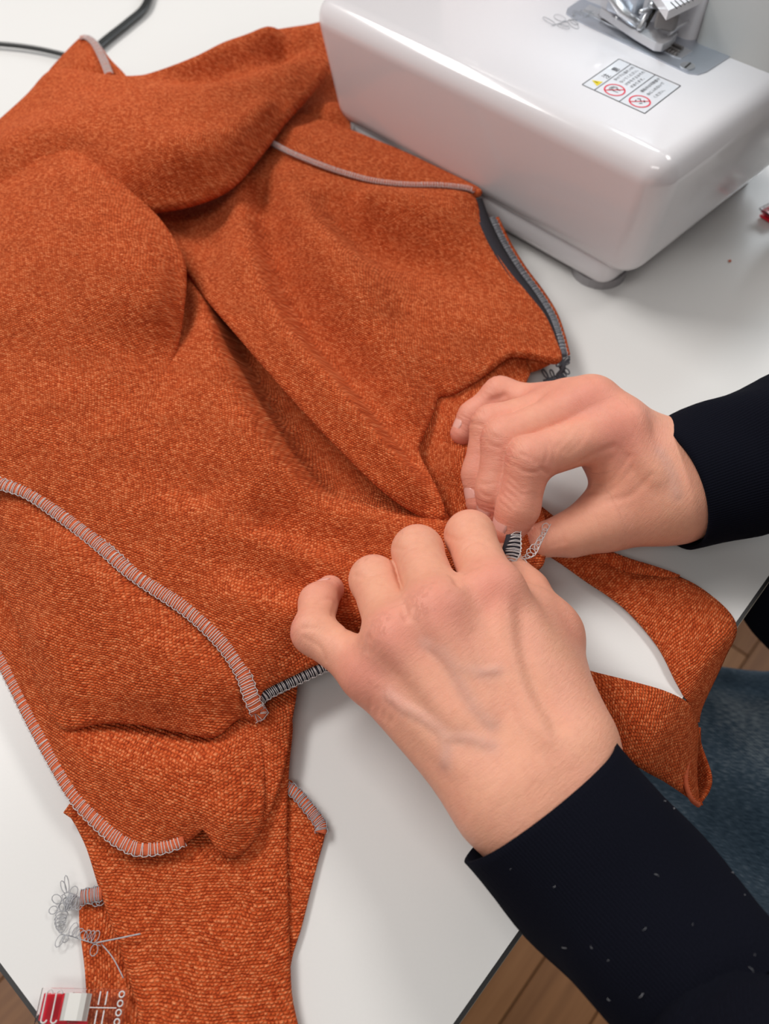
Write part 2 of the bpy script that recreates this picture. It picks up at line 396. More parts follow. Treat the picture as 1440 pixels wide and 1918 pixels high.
# screw
sc = P(1287, 125, zt); g = Geo()
V, F = tube_arrays([sc, sc + Vector((0, 0, 0.0007))], 0.0042, 24); scr = newmesh('screw', V, F, M['chrome'], None, False); keep(scr, machine); scr.parent = plate; scr.matrix_parent_inverse = plate.matrix_world.inverted() if False else Matrix()
g = Geo(); g.box(Matrix.Translation(sc + Vector((0, 0, 0.0007))) @ Matrix.Rotation(0.9, 4, 'Z'), 0.007, 0.001, 0.0004)
sl = g.build('screw_slot', M['dark_metal'], None, False); sl.parent = plate
# feed area insert + feed dogs
ins = prism('feed_insert', [P(x, y, zt) for x, y in ((1090, 22), (1104, 10), (1297, 97), (1275, 111), (1262, 107))], zt, zt + 0.0006, M['chrome']); ins.parent = plate
slot = prism('feed_slot', [P(x, y, zt) for x, y in ((1120, 30), (1126, 25), (1276, 94), (1266, 103), (1244, 95))], zt + 0.0003, zt + 0.0009, M['dark_metal']); slot.parent = plate
for k, (x0, y0, x1, y1) in enumerate(((1222, 72, 1272, 98), (1232, 69, 1279, 92), (1128, 33, 1268, 103))):
    a, b_ = P(x0, y0, zt + 0.001), P(x1, y1, zt + 0.001); g = Geo(); n = 26 if k == 2 else 12
    d = (b_ - a).normalized()
    for i in range(n):
        c = a.lerp(b_, (i + 0.5) / n)
        g.box(Matrix.Translation(c) @ Matrix.Rotation(math.atan2(d.y, d.x), 4, 'Z'), (b_ - a).length / n * 0.6, 0.0018, 0.0018)
    o = g.build('feed_dog', M['knob'], None, False); o.parent = plate
plate.matrix_parent_inverse = Matrix.Translation(machine.location).inverted()

# presser foot: long shoe with a turned-up toe
def loft(name, rows, mat, parent=None, su=4, sv=6, thick=0.0, uvs=1.0):
    """smooth surface through rows of points"""
    rows = [catmull(r, su) for r in rows]
    colsn = len(rows[0]); cols = [catmull([r[i] for r in rows], sv) for i in range(colsn)]
    n, mth = len(cols[0]), colsn
    V = [cols[j][i] for i in range(n) for j in range(mth)]
    F = [(i*mth+j, i*mth+j+1, (i+1)*mth+j+1, (i+1)*mth+j) for i in range(n-1) for j in range(mth-1)]
    uv = []; acc_v = 0; mid = mth // 2
    for i in range(n):
        if i: acc_v += (cols[mid][i] - cols[mid][i-1]).length
        acc_u = 0
        for j in range(mth):
            if j: acc_u += (cols[j][i] - cols[j-1][i]).length
            uv.append((acc_u * uvs, acc_v * uvs))
    o = newmesh(name, V, F, mat, None, True, uv)
    if thick:
        s = o.modifiers.new('solid', 'SOLIDIFY'); s.thickness = thick; s.offset = -1
    if parent is not None: keep(o, parent)
    return o
foot = empty('presser_foot', machine.location); foot.parent = machine; foot.matrix_parent_inverse = Matrix.Translation(machine.location).inverted()
def fpart(o): return keep(o, foot)
z1 = zt + 0.004
M['foot_metal'] = plain('satin_foot_steel', (0.66, 0.65, 0.67), 0.34, metal=0.45)
fpart(bevel(prism('shoe', [P(x, y, z1 + 0.0025) for x, y in ((1124, 14), (1136, 5), (1170, 20), (1206, 40), (1246, 42), (1266, 52), (1269, 62), (1258, 74), (1242, 82), (1228, 80), (1190, 58))], z1 - 0.0022, z1 + 0.0025, M['foot_metal']), 0.0005, 2))
toe_rows = [[P(1250, 70, z1 + 0.0020), P(1268, 55, z1 + 0.0020)], [P(1256, 66, z1 + 0.0040), P(1277, 50, z1 + 0.0040)], [P(1262, 58, z1 + 0.0065), P(1286, 45, z1 + 0.0065)], [P(1266, 52, z1 + 0.0080), P(1292, 41, z1 + 0.0080)]]
fpart(loft('toe', toe_rows, M['foot_metal'], None, 3, 5, 0.0014))
g = Geo(); a, b_ = P(1124, 12, z1 + 0.003), P(1205, 56, z1 + 0.003); d = (b_ - a)
g.add(*[x for x in ([a, b_, b_ + Vector((0, 0, 0.0035)), a + Vector((0, 0, 0.0075)), a + E2*0.0015, b_ + E2*0.0015, b_ + E2*0.0015 + Vector((0, 0, 0.0035)), a + E2*0.0015 + Vector((0, 0, 0.0075))],
    [(0,1,2,3), (7,6,5,4), (3,2,6,7), (0,4,5,1), (1,5,6,2), (0,3,7,4)])])
fpart(g.build('side_wall', M['foot_metal'], None, False))
g = Geo(); c = P(1155, 34, z1 + 0.006); g.tube([c, c - E2 * 0.001], 0.001, 12); fpart(g.build('pivot_pin', M['chrome']))
g = Geo(); g.tube([P(1130, -30, z1 + 0.02), P(1165, 22, z1 + 0.010), P(1203, 52, z1 + 0.003)], 0.003, 10); fpart(g.build('shank', M['chrome']))
g = Geo(); cc = P(1172, 2, z1 + 0.012); g.box(Matrix.Translation(cc) @ Matrix.Rotation(math.atan2(-E1.y, -E1.x), 4, 'Z'), 0.02, 0.010, 0.014)
fpart(bevel(g.build('shank_block', M['steel'], None, False), 0.002, 3))
for x0, y0, x1, y1, rr in ((1225, -12, 1196, 56, 0.0016), (1236, -8, 1208, 50, 0.0011), (1246, -10, 1215, 30, 0.0017), (1218, 8, 1250, 20, 0.0018), (1200, 22, 1242, 6, 0.0013)):
    g = Geo(); g.tube([P(x0, y0, z1 + 0.016), P((x0+x1)/2 + 3, (y0+y1)/2, z1 + 0.010), P(x1, y1, z1 + 0.004)], rr, 8); fpart(g.build('needle_clamp', M['chrome'] if rr > 0.0012 else M['dark_metal']))
g = Geo(); kc = P(1249, 36, z1 + 0.012); g.box(Matrix.Translation(kc) @ Matrix.Rotation(math.atan2(-E1.y, -E1.x) + 0.35, 4, 'Z'), 0.0125, 0.008, 0.010)
fpart(bevel(g.build('knob', M['knob']), 0.0022, 4))
# slanted lever cover with the printed scale above the foot
cov = prism('lever_cover', [P(x, y, 0.128) for x, y in ((1252, 20), (1318, -12), (1300, -60), (1225, -20))], 0.123, 0.128, M['machine']); keep(cov, machine)
for k in range(5):
    a, b_ = P(1256 + k * 7.5, 4 - k * 3.5, 0.1282), P(1268 + k * 7.5, 16 - k * 3.6, 0.1282); g = Geo(); g.tube([a, b_], 0.00025, 4)
    o = g.build('scale_mark', M['ink']); o.parent = cov
cov.matrix_parent_inverse = Matrix.Translation(machine.location).inverted()

# warning sticker
sk = [P(1090, 159, ZT), P(1159, 111, ZT), P(1272, 163, ZT), P(1207, 213, ZT)]
label = prism('warning_label', sk, ZT - 0.0001, ZT + 0.0001, M['sticker']); label.parent = machine
label.matrix_parent_inverse = Matrix.Translation(machine.location).inverted()
LO, LX, LY = sk[0], (sk[1] - sk[0]), (sk[3] - sk[0])      # x along reading direction of the sticker, y across the rows
LXn, LYn = LX.length, LY.length; lx = LX.normalized(); ly = LY.normalized()
zl = ZT + 0.00025
def LPt(a, b_): 
    p = LO + LX * a + LY * b_; return Vector((p.x, p.y, zl))
def rule(a0, b0, a1, b1, w=0.00022, mat='ink', name='rule'):
    p, q = LPt(a0, b0), LPt(a1, b1); d = (q - p).normalized(); n = Vector((-d.y, d.x, 0)) * w
    o = newmesh(name, [p - n, q - n, q + n, p + n], [(0, 1, 2, 3)], M[mat], None, False); o.parent = label
for q in ((0, 0, 1, 0), (1, 0, 1, 1), (1, 1, 0, 1), (0, 1, 0, 0), (0, 0.2, 1, 0.2), (0, 0.6, 1, 0.6)): rule(*q)
def text(s, a, b_, size, mat='ink', name='lettering'):
    c = bpy.data.curves.new(name, 'FONT'); c.body = s; c.size = size; c.resolution_u = 2
    tmp = bpy.data.objects.new(name, c); COL.objects.link(tmp)
    dg = bpy.context.evaluated_depsgraph_get(); me = bpy.data.meshes.new_from_object(tmp.evaluated_get(dg))
    bpy.data.objects.remove(tmp)
    p = LPt(a, b_); mat4 = Matrix(((lx.x, -ly.x, 0, p.x), (lx.y, -ly.y, 0, p.y), (0, 0, 1, p.z), (0, 0, 0, 1)))
    me.transform(mat4); o = link(name, me, M[mat]); o.parent = label
text('注　意', 0.38, 0.165, 0.0050)
for i, s in enumerate(('針の下に指を入れ', 'ないでください。', 'けがをするおそれ', 'があります。')): text(s, 0.44, 0.285 + i * 0.088, 0.0025)
for i, s in enumerate(('運転中は可動部や', '糸にふれないで', 'ください。')): text(s, 0.44, 0.71 + i * 0.10, 0.0025)
def poly(name, pts, mat): o = newmesh(name, [LPt(*p) for p in pts], [tuple(range(len(pts)))], M[mat], None, False); o.parent = label
poly('warning_triangle', ((0.12, 0.17), (0.28, 0.17), (0.20, 0.03)), 'ink_yellow')
rule(0.20, 0.14, 0.20, 0.075, 0.0003)
def ring(ca, cb, r, w, mat, name='prohibition_ring'):
    V, F = [], []; n = 40; c = LPt(ca, cb)
    for k in range(n):
        a = 2 * math.pi * k / n; d = lx * math.cos(a) + ly * math.sin(a); V += [c + d * (r - w), c + d * (r + w)]
    for k in range(n): F.append((2*k, 2*k+1, (2*k+3) % (2*n), (2*k+2) % (2*n)))
    o = newmesh(name, V, F, M[mat], None, False); o.parent = label
for cb in (0.40, 0.80):
    ring(0.215, cb, 0.0058, 0.00045, 'ink_red'); r_ = 0.0058
    rule(0.215 - 0.7 * r_ / LXn, cb - 0.7 * r_ / LYn, 0.215 + 0.7 * r_ / LXn, cb + 0.7 * r_ / LYn, 0.0004, 'ink_red', 'prohibition_bar')
for k in range(5): rule(0.19 + k * 0.025, 0.385 - 0.01 * (2 - abs(k - 2)), 0.16 + k * 0.03, 0.33 - 0.01 * (2 - abs(k - 2)), 0.0002, 'ink', 'hand_outline')
for q in ((0.18, 0.39, 0.19, 0.47), (0.26, 0.39, 0.25, 0.47), (0.30, 0.38, 0.26, 0.43)): rule(*q, 0.0002, 'ink', 'hand_outline')
for q in ((0.17, 0.76, 0.21, 0.74), (0.22, 0.82, 0.26, 0.78), (0.16, 0.82, 0.20, 0.85), (0.24, 0.86, 0.28, 0.83), (0.25, 0.74, 0.28, 0.78)): rule(*q, 0.0003, 'ink', 'gear_outline')

# thread chain left on the machine bed
def chain(g, path, loop, step, r, wob=0.5, seed=1):
    rnd = random.Random(seed); pts = resample(catmull(path, 10), step)
    for i in range(len(pts) - 1):
        tdir = (pts[i+1] - pts[i]).normalized(); s = Vector((-tdir.y, tdir.x, 0)); L = loop * (1 + wob * (rnd.random() - 0.5) * 2)
        side = 1 if rnd.random() > 0.3 else -1
        q = []
        for k in range(11):
            a = 2 * math.pi * k / 10
            q.append(pts[i] + tdir * (math.sin(a) * step * 0.9) + s * side * (1 - math.cos(a)) * L * 0.5 + Vector((0, 0, 0.0004 + 0.0005 * math.sin(a + i))))
        g.tube(q, r, 4)
    g.tube([p + Vector((0, 0, 0.0003)) for p in pts], r, 4)
g = Geo(); chain(g, [P(1110, 22, ZT + 0.001), P(1090, 36, ZT + 0.0005), P(1062, 40, ZT + 0.0004), P(1030, 50, ZT + 0.0004)], 0.008, 0.0026, 0.00017, 0.5, 4)
o = g.build('thread_tail', M['thread_grey']); tag(o, 'loose tangle of grey thread lying by the needle plate', 'thread')

# ------------------------------------------------------------------ cloth builders
SHEETS = {}
def rbf_fit(pts, c=0.007, lam=2e-4):
    A = np.array([(p.x, p.y) for p in pts]); z = np.array([p.z for p in pts])
    n = len(A); D = np.sqrt(((A[:, None] - A[None]) ** 2).sum(-1) + c * c)
    K = np.zeros((n + 3, n + 3)); K[:n, :n] = D - lam * np.eye(n); K[:n, n] = 1; K[:n, n+1:] = A; K[n, :n] = 1; K[n+1:, :n] = A.T
    w = np.linalg.lstsq(K, np.concatenate([z, np.zeros(3)]), rcond=None)[0]
    def f(Q):
        D = np.sqrt(((Q[:, None] - A[None]) ** 2).sum(-1) + c * c)
        return D @ w[:n] + w[n] + Q @ w[n+1:]
    return f

def sheet(name, parent, mat, boundary, ctrl=(), res=0.0032, ang=0.0, fold=0.0012, noise=0.0006, zmin=0.0012, seed=0, c=0.007, smooth_b=True, blend=None):
    bd = PL(boundary); bd = catmull(bd, 5, True) if smooth_b else bd
    bd = resample(bd + [bd[0]], res)
    if (bd[-1] - bd[0]).length < res * 0.5: bd.pop()
    cl = []
    for line in ctrl:
        w = PL(line)
        cl += resample(catmull(w, 6), 0.009) if len(w) > 1 else w
    f0_ = rbf_fit(bd[::2] + cl, c)
    rn = np.random.RandomState(seed + 3); waves = [(rn.uniform(-140, 140), rn.uniform(-140, 140), rn.uniform(0, 6.28)) for k in range(5)]
    def f(Q): return f0_(Q) + sum(noise * 0.4 * np.sin(Q[:, 0] * fx + Q[:, 1] * fy + ph) for fx, fy, ph in waves)
    xs = [p.x for p in bd]; ys = [p.y for p in bd]; B = np.array([(p.x, p.y) for p in bd])
    pts = [Vector((p.x, p.y)) for p in bd]; nb = len(pts)
    gx, gy = np.meshgrid(np.arange(min(xs), max(xs), res), np.arange(min(ys), max(ys), res * 0.866)); gx = gx + (np.arange(gx.shape[0]) % 2)[:, None] * res * 0.5
    G = np.stack([gx.ravel(), gy.ravel()], 1)
    ins = np.zeros(len(G), bool); j = nb - 1                      # point in polygon
    for i in range(nb):
        xi, yi, xj, yj = B[i, 0], B[i, 1], B[j, 0], B[j, 1]
        cond = ((yi > G[:, 1]) != (yj > G[:, 1])) & (G[:, 0] < (xj - xi) * (G[:, 1] - yi) / (yj - yi + 1e-12) + xi)
        ins ^= cond; j = i
    G = G[ins]
    keepm = np.ones(len(G), bool)
    for k in range(0, len(G), 2000):
        d = ((G[k:k+2000, None] - B[None]) ** 2).sum(-1).min(1); keepm[k:k+2000] = d > (res * 0.55) ** 2
    G = G[keepm]
    pts += [Vector((float(a), float(b_))) for a, b_ in G]
    r = delaunay_2d_cdt(pts, [(i, (i + 1) % nb) for i in range(nb)], [], 1, 1e-7)
    V2, faces, orig = r[0], [list(q) for q in r[2]], r[3]
    Q = np.array([(v.x, v.y) for v in V2]); Z = f(Q)
    isb = {}
    for i, og in enumerate(orig):
        for q in og:
            if q < nb: isb[q] = i; Z[i] = bd[q].z
    if blend is not None:                                      # melt into another layer below a photo row
        f2, y0, y1 = blend; dep = Q[:, 1] * CO + (CH - Z) * SI; py = 959 + FPX * ((CH - Z) * CO - Q[:, 1] * SI) / dep
        w = np.clip((py - y0) / (y1 - y0), 0, 1); w = w * w * (3 - 2 * w); Z = Z * (1 - w) + (f2(Q) + 0.0002) * w
        for q, i in isb.items(): bd[q].z = Z[i]
    Z = np.maximum(Z, zmin)
    V = [Vector((Q[i, 0], Q[i, 1], Z[i])) for i in range(len(Q))]
    # orientation
    if faces:
        a, b_, c_ = (V[i] for i in faces[0][:3])
        if (b_ - a).cross(c_ - a).z < 0: faces = [q[::-1] for q in faces]
    # rolled rim
    area2 = sum(bd[i].x * bd[(i+1) % nb].y - bd[(i+1) % nb].x * bd[i].y for i in range(nb)); sg = 1 if area2 > 0 else -1
    prev = [isb.get(i) for i in range(nb)]
    if fold and all(p is not None for p in prev):
        nrm = []
        for i in range(nb):
            tt = (bd[(i+1) % nb] - bd[i-1]); nn = Vector((-tt.y, tt.x, 0)).normalized() * sg; nrm.append(nn)   # inward
        nrm = [(nrm[i-1] + nrm[i] + nrm[(i+1) % nb]).normalized() for i in range(nb)]
        rim = [(-0.45, 0.30), (-0.62, 0.85), (-0.40, 1.45), (0.3, 1.9), (2.5, 2.3)]
        for (o_, dz) in rim:
            cur = []
            for i in range(nb):
                q = bd[i] + nrm[i] * o_ * fold; V.append(Vector((q.x, q.y, max(bd[i].z - dz * fold, 0.0003)))); cur.append(len(V) - 1)
            for i in range(nb):
                i2 = (i + 1) % nb
                fq = (prev[i], cur[i], cur[i2], prev[i2]); faces.append(fq if sg > 0 else fq[::-1])
            prev = cur
    ca, sa = math.cos(ang), math.sin(ang)
    uv = [(v.x * ca - v.y * sa, v.x * sa + v.y * ca + 0.7 * v.z) for v in V]
    o = newmesh(name, V, faces, mat, None, True, uv)
    if parent is not None: keep(o, parent)
    SHEETS[(name, seed)] = f
    return o

def frames(pts):
    out = []
    for i, p in enumerate(pts):
        tt = (pts[min(i+1, len(pts)-1)] - pts[max(i-1, 0)]).normalized()
        b_ = Vector((tt.y, -tt.x, 0)).normalized(); out.append((p, tt, b_, b_.cross(tt)))
    return out

def seam(name, parent, pts, wa, wb, pitch, r, base_mat, th_mat, off=0.0):
    """overlocked seam: padded ridge wrapped in thread loops (one part, its thread a sub-part)"""
    path = resample(catmull(PL(pts), 10), 0.001); fr = frames(path)
    V, F = [], []; sd = 10
    for (p, tt, b_, nn) in fr:
        for k in range(sd):
            a = 2 * math.pi * k / sd; V.append(p + b_ * (math.cos(a) * wa + off) + nn * math.sin(a) * wb)
    for i in range(len(fr) - 1):
        for k in range(sd): F.append((i*sd+k, (i+1)*sd+k, (i+1)*sd+(k+1) % sd, i*sd+(k+1) % sd))
    F += [tuple(range(sd)), tuple((len(fr)-1)*sd+k for k in range(sd))[::-1]]
    o = newmesh(name, V, F, base_mat)
    keep(o, parent)
    rnd = random.Random(len(pts)); g = Geo(); L = (len(fr) - 1) * 0.001; turns = int(L / pitch)
    for strand in (0.0, 0.36):
        q = []; jit = 0.0
        for i in range(turns * 12 + 1):
            if i % 12 == 0: jit = rnd.uniform(-0.22, 0.22)
            s = i / 12 + strand + jit * math.sin(math.pi * (i % 12) / 12); a = 2 * math.pi * i / 12
            k = min(max(s * pitch / 0.001, 0), len(fr) - 1.001); k0 = int(k); w = k - k0
            p = fr[k0][0].lerp(fr[k0+1][0], w); _, tt, b_, nn = fr[k0]
            q.append(p + b_ * (math.cos(a) * (wa + r * 0.8) + off) + nn * math.sin(a) * (wb + r * 0.8) + tt * math.cos(a) * pitch * 0.30)
        g.tube(q, r, 4)
    for sgn in (-1, 1):                                       # looped edge thread
        q = [p + b_ * (sgn * (wa + r) + off + 0.0004 * math.sin(i * 2.1)) + nn * (0.0004 + 0.0003 * math.cos(i * 2.1)) for i, (p, tt, b_, nn) in enumerate(fr)]
        if len(q) > 2: g.tube(q, r * 0.9, 4)
    t_ = g.build('stitching', th_mat); t_.parent = o; t_['kind'] = 'stuff'
    return o

# ------------------------------------------------------------------ the knit garment
garment = empty('knit_garment', P(480, 900, 0))
tag(garment, 'orange melange knit garment inside out, heaped on the table with overlocked seams', 'garment')
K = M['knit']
S1 = [(-70, 880, .044), (0, 906, .043), (55, 925, .042), (110, 962, .040), (180, 1015, .038), (250, 1075, .036), (340, 1135, .033), (385, 1172, .031), (425, 1215, .028), (455, 1262, .025), (470, 1305, .022), (484, 1336, .018)]

# lowest layers first
sheet('under_panel', garment, K, [(168, 1668, .0026), (152, 1690, .0026), (150, 1730, .0026), (160, 1810, .0026), (166, 1880, .0026), (190, 2010, .0026), (380, 2010, .0026), (330, 1690, .0026), (230, 1655, .0026)], [], 0.004, 1.45, 0.0009, 0.0002, 0.001)
sheet('side_panel', garment, K, [(528, 1455, .0028), (556, 1478, .0028), (603, 1540, .0028), (606, 1562, .0028), (590, 1622, .0028), (562, 1735, .0028), (540, 1815, .0028), (532, 1990, .0028), (470, 1990, .0028), (470, 1470, .0028)], [], 0.004, 0.12, 0.0009, 0.0002, 0.001)
seam('edge_seam', garment, [(536, 1474, .0038), (556, 1487, .0038), (582, 1518, .0038), (601, 1545, .0038), (600, 1562, .0038)], 0.0022, 0.0009, 0.0013, 0.00016, M['seam'], M['thread_grey'])
sheet('sleeve_panel', garment, K, [(134, 1505, .0075), (140, 1530, .0070), (165, 1582, .0066), (188, 1655, .0062), (224, 1760, .006), (262, 1885, .006), (290, 2010, .006), (540, 2010, .0055), (537, 1850, .0055), (533, 1700, .0056), (530, 1560, .006), (534, 1440, .0066), (540, 1340, .0072), (500, 1330, .0072), (300, 1390, .0072)],
      [[(350, 1650, .0082), (380, 1800, .0080), (400, 1950, .0078)], [(500, 1650, .0075), (505, 1900, .0072)]], 0.0035, 0.02, 0.0022, 0.0004, 0.002)
sheet('inner_fold', garment, K, [(548, 1258, .011), (552, 1290, .0105), (543, 1345, .0105), (532, 1420, .010), (512, 1490, .010), (490, 1540, .0095), (462, 1580, .0090), (430, 1540, .0085), (440, 1400, .0085), (450, 1290, .0085), (500, 1260, .009)],
      [[(515, 1330, .0125), (505, 1430, .0115), (485, 1510, .0105)]], 0.003, 0.5, 0.0015, 0.0003, 0.003)
S2 = [(-70, 1105, .0150), (0, 1228, .0140), (60, 1348, .0130), (100, 1422, .0125), (142, 1492, .0120), (200, 1553, .0115), (232, 1577, .0115), (262, 1589, .0115), (305, 1585, .0120), (345, 1571, .0130)]
sheet('lower_panel', garment, K, S2 + [(376, 1546, .0160), (388, 1552, .0165), (408, 1580, .0160), (432, 1597, .0140), (456, 1584, .0130), (477, 1552, .0130), (488, 1500, .0130), (487, 1420, .0130), (483, 1345, .012), (470, 1270, .012), (300, 1220, .014), (100, 1120, .016), (-70, 980, .018)],
      [[(30, 1180, .021), (90, 1310, .0195), (150, 1420, .0185), (220, 1500, .0175), (290, 1545, .0165)], [(200, 1400, .0200), (320, 1430, .0220), (430, 1420, .0200)], [(130, 1370, .0170), (280, 1378, .0150), (400, 1392, .0150)], [(330, 1510, .0200), (420, 1500, .0205), (450, 1540, .0185)], [(340, 1550, .0165), (372, 1538, .0190), (395, 1550, .0165)], [(390, 1568, .0120), (412, 1585, .0125)]],
      0.003, 0.35, 0.0022, 0.0005, 0.004, 2)
seam('edge_seam', garment, S2, 0.0027, 0.0010, 0.0026, 0.00017, M['seam'], M['thread'])
sheet('hem_flap', garment, K, [(x, y, z - 0.003) for x, y, z in S1] + [(470, 1338, .0165), (450, 1332, .0170), (428, 1345, .0185), (408, 1364, .0195), (392, 1370, .0200), (350, 1362, .0210), (290, 1350, .0215), (225, 1342, .0215), (165, 1346, .0215), (128, 1358, .0205), (108, 1345, .0205), (92, 1310, .021), (72, 1265, .022), (38, 1175, .024), (4, 1085, .026), (-70, 940, .029)],
      [[(20, 980, .038), (80, 1090, .037), (150, 1200, .034), (200, 1290, .029)], [(130, 1010, .041), (240, 1130, .039), (340, 1230, .035), (400, 1310, .0275)], [(60, 1200, .029), (110, 1300, .0265)], [(420, 1260, .028), (440, 1310, .024)], [(200, 1330, .0245), (330, 1340, .0250)]], 0.003, 0.25, 0.003, 0.0006, 0.005, 3)

# back of the heap
sheet('back_fold', garment, K, [(-90, 300, .045), (0, 222, .046), (55, 172, .047), (92, 132, .048), (130, 128, .050), (190, 138, .053), (250, 142, .055), (290, 134, .055), (360, 108, .056), (430, 76, .057), (500, 58, .057), (575, 46, .057), (618, 40, .056), (622, 78, .054), (608, 116, .050), (575, 160, .047), (532, 207, .047), (490, 262, .048), (440, 320, .0495), (400, 347, .0495), (340, 367, .0490), (266, 380, .048), (200, 400, .044), (60, 430, .044), (-90, 470, .044)],
      [[(92, 140, .052), (200, 152, .060), (330, 162, .064), (450, 158, .062), (530, 130, .057), (590, 90, .053)], [(250, 145, .053), (380, 128, .052), (480, 110, .051), (560, 78, .051)], [(330, 118, .057), (430, 88, .0595), (560, 58, .0595)],
       [(0, 280, .062), (150, 250, .068), (300, 240, .070), (420, 225, .064), (500, 170, .056)], [(230, 330, .060), (340, 325, .060), (420, 295, .058), (470, 245, .056), (520, 190, .054)], [(30, 230, .056), (120, 180, .059)], [(40, 330, .054), (150, 320, .055)]],
      0.0032, 0.5, 0.005, 0.0008, 0.008, 5)
sheet('tip_fold', garment, K, [(88, 138, .040), (120, 100, .043), (150, 70, .046), (163, 68, .047), (182, 80, .046), (205, 110, .043), (235, 142, .040), (240, 165, .038), (150, 165, .038), (95, 155, .038)], [[(155, 100, .047), (150, 135, .046)]], 0.003, 0.9, 0.0014, 0.0003, 0.01, 6)
seam('edge_seam', garment, [(150, 71, .047), (162, 70, .0475), (176, 80, .0475), (188, 100, .047), (197, 120, .047), (205, 140, .047)], 0.0024, 0.0010, 0.0016, 0.00017, M['seam'], M['thread'])
sheet('shadow_fold', garment, K, [(535, 200, .022), (580, 130, .024), (612, 90, .028), (640, 100, .028), (655, 235, .026), (648, 262, .024), (560, 262, .022), (500, 262, .022)], [[(590, 190, .030)], [(630, 200, .034)]], 0.004, 0.3, 0.0012, 0.0003, 0.006, 7)

# long facing between the seam and the machine
S3 = [(470, 246, .032), (500, 262, .036), (540, 284, .039), (600, 309, .040), (650, 326, .040), (700, 339, .040), (760, 346, .040), (820, 347, .041), (870, 352, .041), (890, 358, .040)]
sheet('facing', garment, K, [(x, y + 4, z - 0.002) for x, y, z in S3] + [(900, 355, .035), (880, 342, .034), (830, 318, .032), (760, 285, .031), (700, 260, .031), (640, 236, .031), (590, 220, .031), (545, 207, .031), (510, 205, .030), (470, 225, .030)],
      [[(560, 245, .039), (650, 280, .040), (760, 318, .039), (850, 342, .039)]], 0.003, 0.75, 0.002, 0.0004, 0.006, 8)

# inner layer seen under the raw edge by the fingers
sheet('inner_layer', garment, K, [(770, 800, .014), (800, 720, .015), (880, 680, .016), (960, 645, .018), (990, 690, .012), (985, 712, .010), (960, 790, .010), (930, 900, .012), (930, 990, .014), (820, 1000, .014)],
      [[(830, 780, .017), (920, 720, .017)], [(840, 880, .020), (880, 900, .020)], [(800, 850, .015), (870, 930, .017)]], 0.003, 1.5, 0.001, 0.0004, 0.004, 9)
sheet('underside', garment, K, [(955, 652, .017), (1000, 660, .018), (1046, 668, .017), (1015, 688, .010), (985, 697, .008), (968, 690, .008)], [[(985, 676, .010)]], 0.0025, 1.2, 0.0006, 0.0001, 0.003, 10)

# main body: left half with the big lobe, right half lapping over it as a fold
body_bd = S1 + [(482, 1296, .021), (500, 1280, .0205), (545, 1258, .020), (592, 1236, .020), (640, 1218, .019), (690, 1198, .018), (760, 1150, .017), (830, 1090, .017), (870, 1030, .018),
      (850, 985, .019), (822, 948, .017), (780, 905, .015), (710, 850, .013), (640, 785, .012), (570, 710, .011), (500, 635, .011), (440, 565, .011), (400, 500, .012), (360, 430, .013), (322, 400, .015),
      (270, 420, .024), (200, 410, .034), (100, 410, .040), (0, 430, .042), (-80, 450, .042)]
sheet('body_panel', garment, K, body_bd,
      [[(-40, 560, .048), (80, 560, .050), (200, 560, .044), (280, 540, .036)], [(-40, 680, .050), (100, 690, .0505), (220, 690, .047)], [(-40, 780, .0495), (80, 800, .0500), (190, 820, .0475), (280, 820, .044)],
       [(320, 460, .020), (345, 515, .024), (350, 600, .031), (330, 690, .039), (300, 770, .0425)],
       [(357, 520, .029), (376, 570, .0360), (396, 630, .0405), (432, 722, .0425), (482, 817, .0410), (530, 887, .0365), (575, 938, .0300)], [(340, 780, .043), (400, 860, .041), (470, 930, .037)],
       [(412, 582, .008), (445, 620, .007), (490, 685, .007), (550, 760, .008), (622, 836, .010), (690, 903, .013), (740, 942, .016)], [(468, 680, .008), (522, 765, .009), (574, 842, .010), (610, 905, .013), (645, 935, .016)],
       [(604, 960, .0285), (680, 966, .0275), (760, 978, .0265), (830, 1000, .025)],
       [(150, 920, .0445), (300, 1030, .0395), (400, 1130, .0345), (470, 1220, .0290)], [(380, 950, .0385), (460, 1000, .0370), (540, 1040, .0340), (640, 1070, .0280)], [(500, 985, .0280), (580, 1015, .0240), (690, 1040, .0210)], [(450, 1110, .0355), (540, 1150, .0325), (640, 1160, .0265)], [(440, 1050, .0325), (520, 1085, .0280), (650, 1115, .0215)], [(520, 1200, .0265), (600, 1190, .0235)], [(260, 935, .0435), (340, 975, .0410)], [(310, 900, .0380), (400, 935, .0345)]],
      0.0027, 0.35, 0.0022, 0.0008, 0.006, 1, 0.0045)
sheet('front_fold', garment, K, [(-80, 395, .052), (0, 345, .056), (70, 298, .060), (115, 270, .062), (142, 263, .0625), (168, 283, .0615), (200, 320, .0595), (232, 350, .0575), (264, 378, .0550), (294, 408, .0525), (320, 445, .0505), (337, 482, .0490), (340, 520, .0475), (335, 570, .0455), (322, 630, .0430), (306, 690, .0410), (285, 760, .0420), (220, 830, .0440), (100, 830, .0470), (-80, 830, .0470)],
      [[(40, 420, .064), (130, 400, .068), (210, 430, .0665), (275, 490, .0620)], [(90, 340, .065), (150, 310, .066), (190, 350, .065)], [(235, 385, .0615), (280, 432, .0590), (308, 480, .0565), (312, 540, .0540), (300, 610, .0500)],
       [(-40, 560, .0600), (80, 560, .0625), (200, 580, .0600)], [(-40, 660, .0535), (90, 670, .0550), (210, 670, .0515)]],
      0.0027, 0.35, 0.0035, 0.0007, 0.006, 21, 0.0045, True, (SHEETS[('body_panel', 1)], 560, 720))
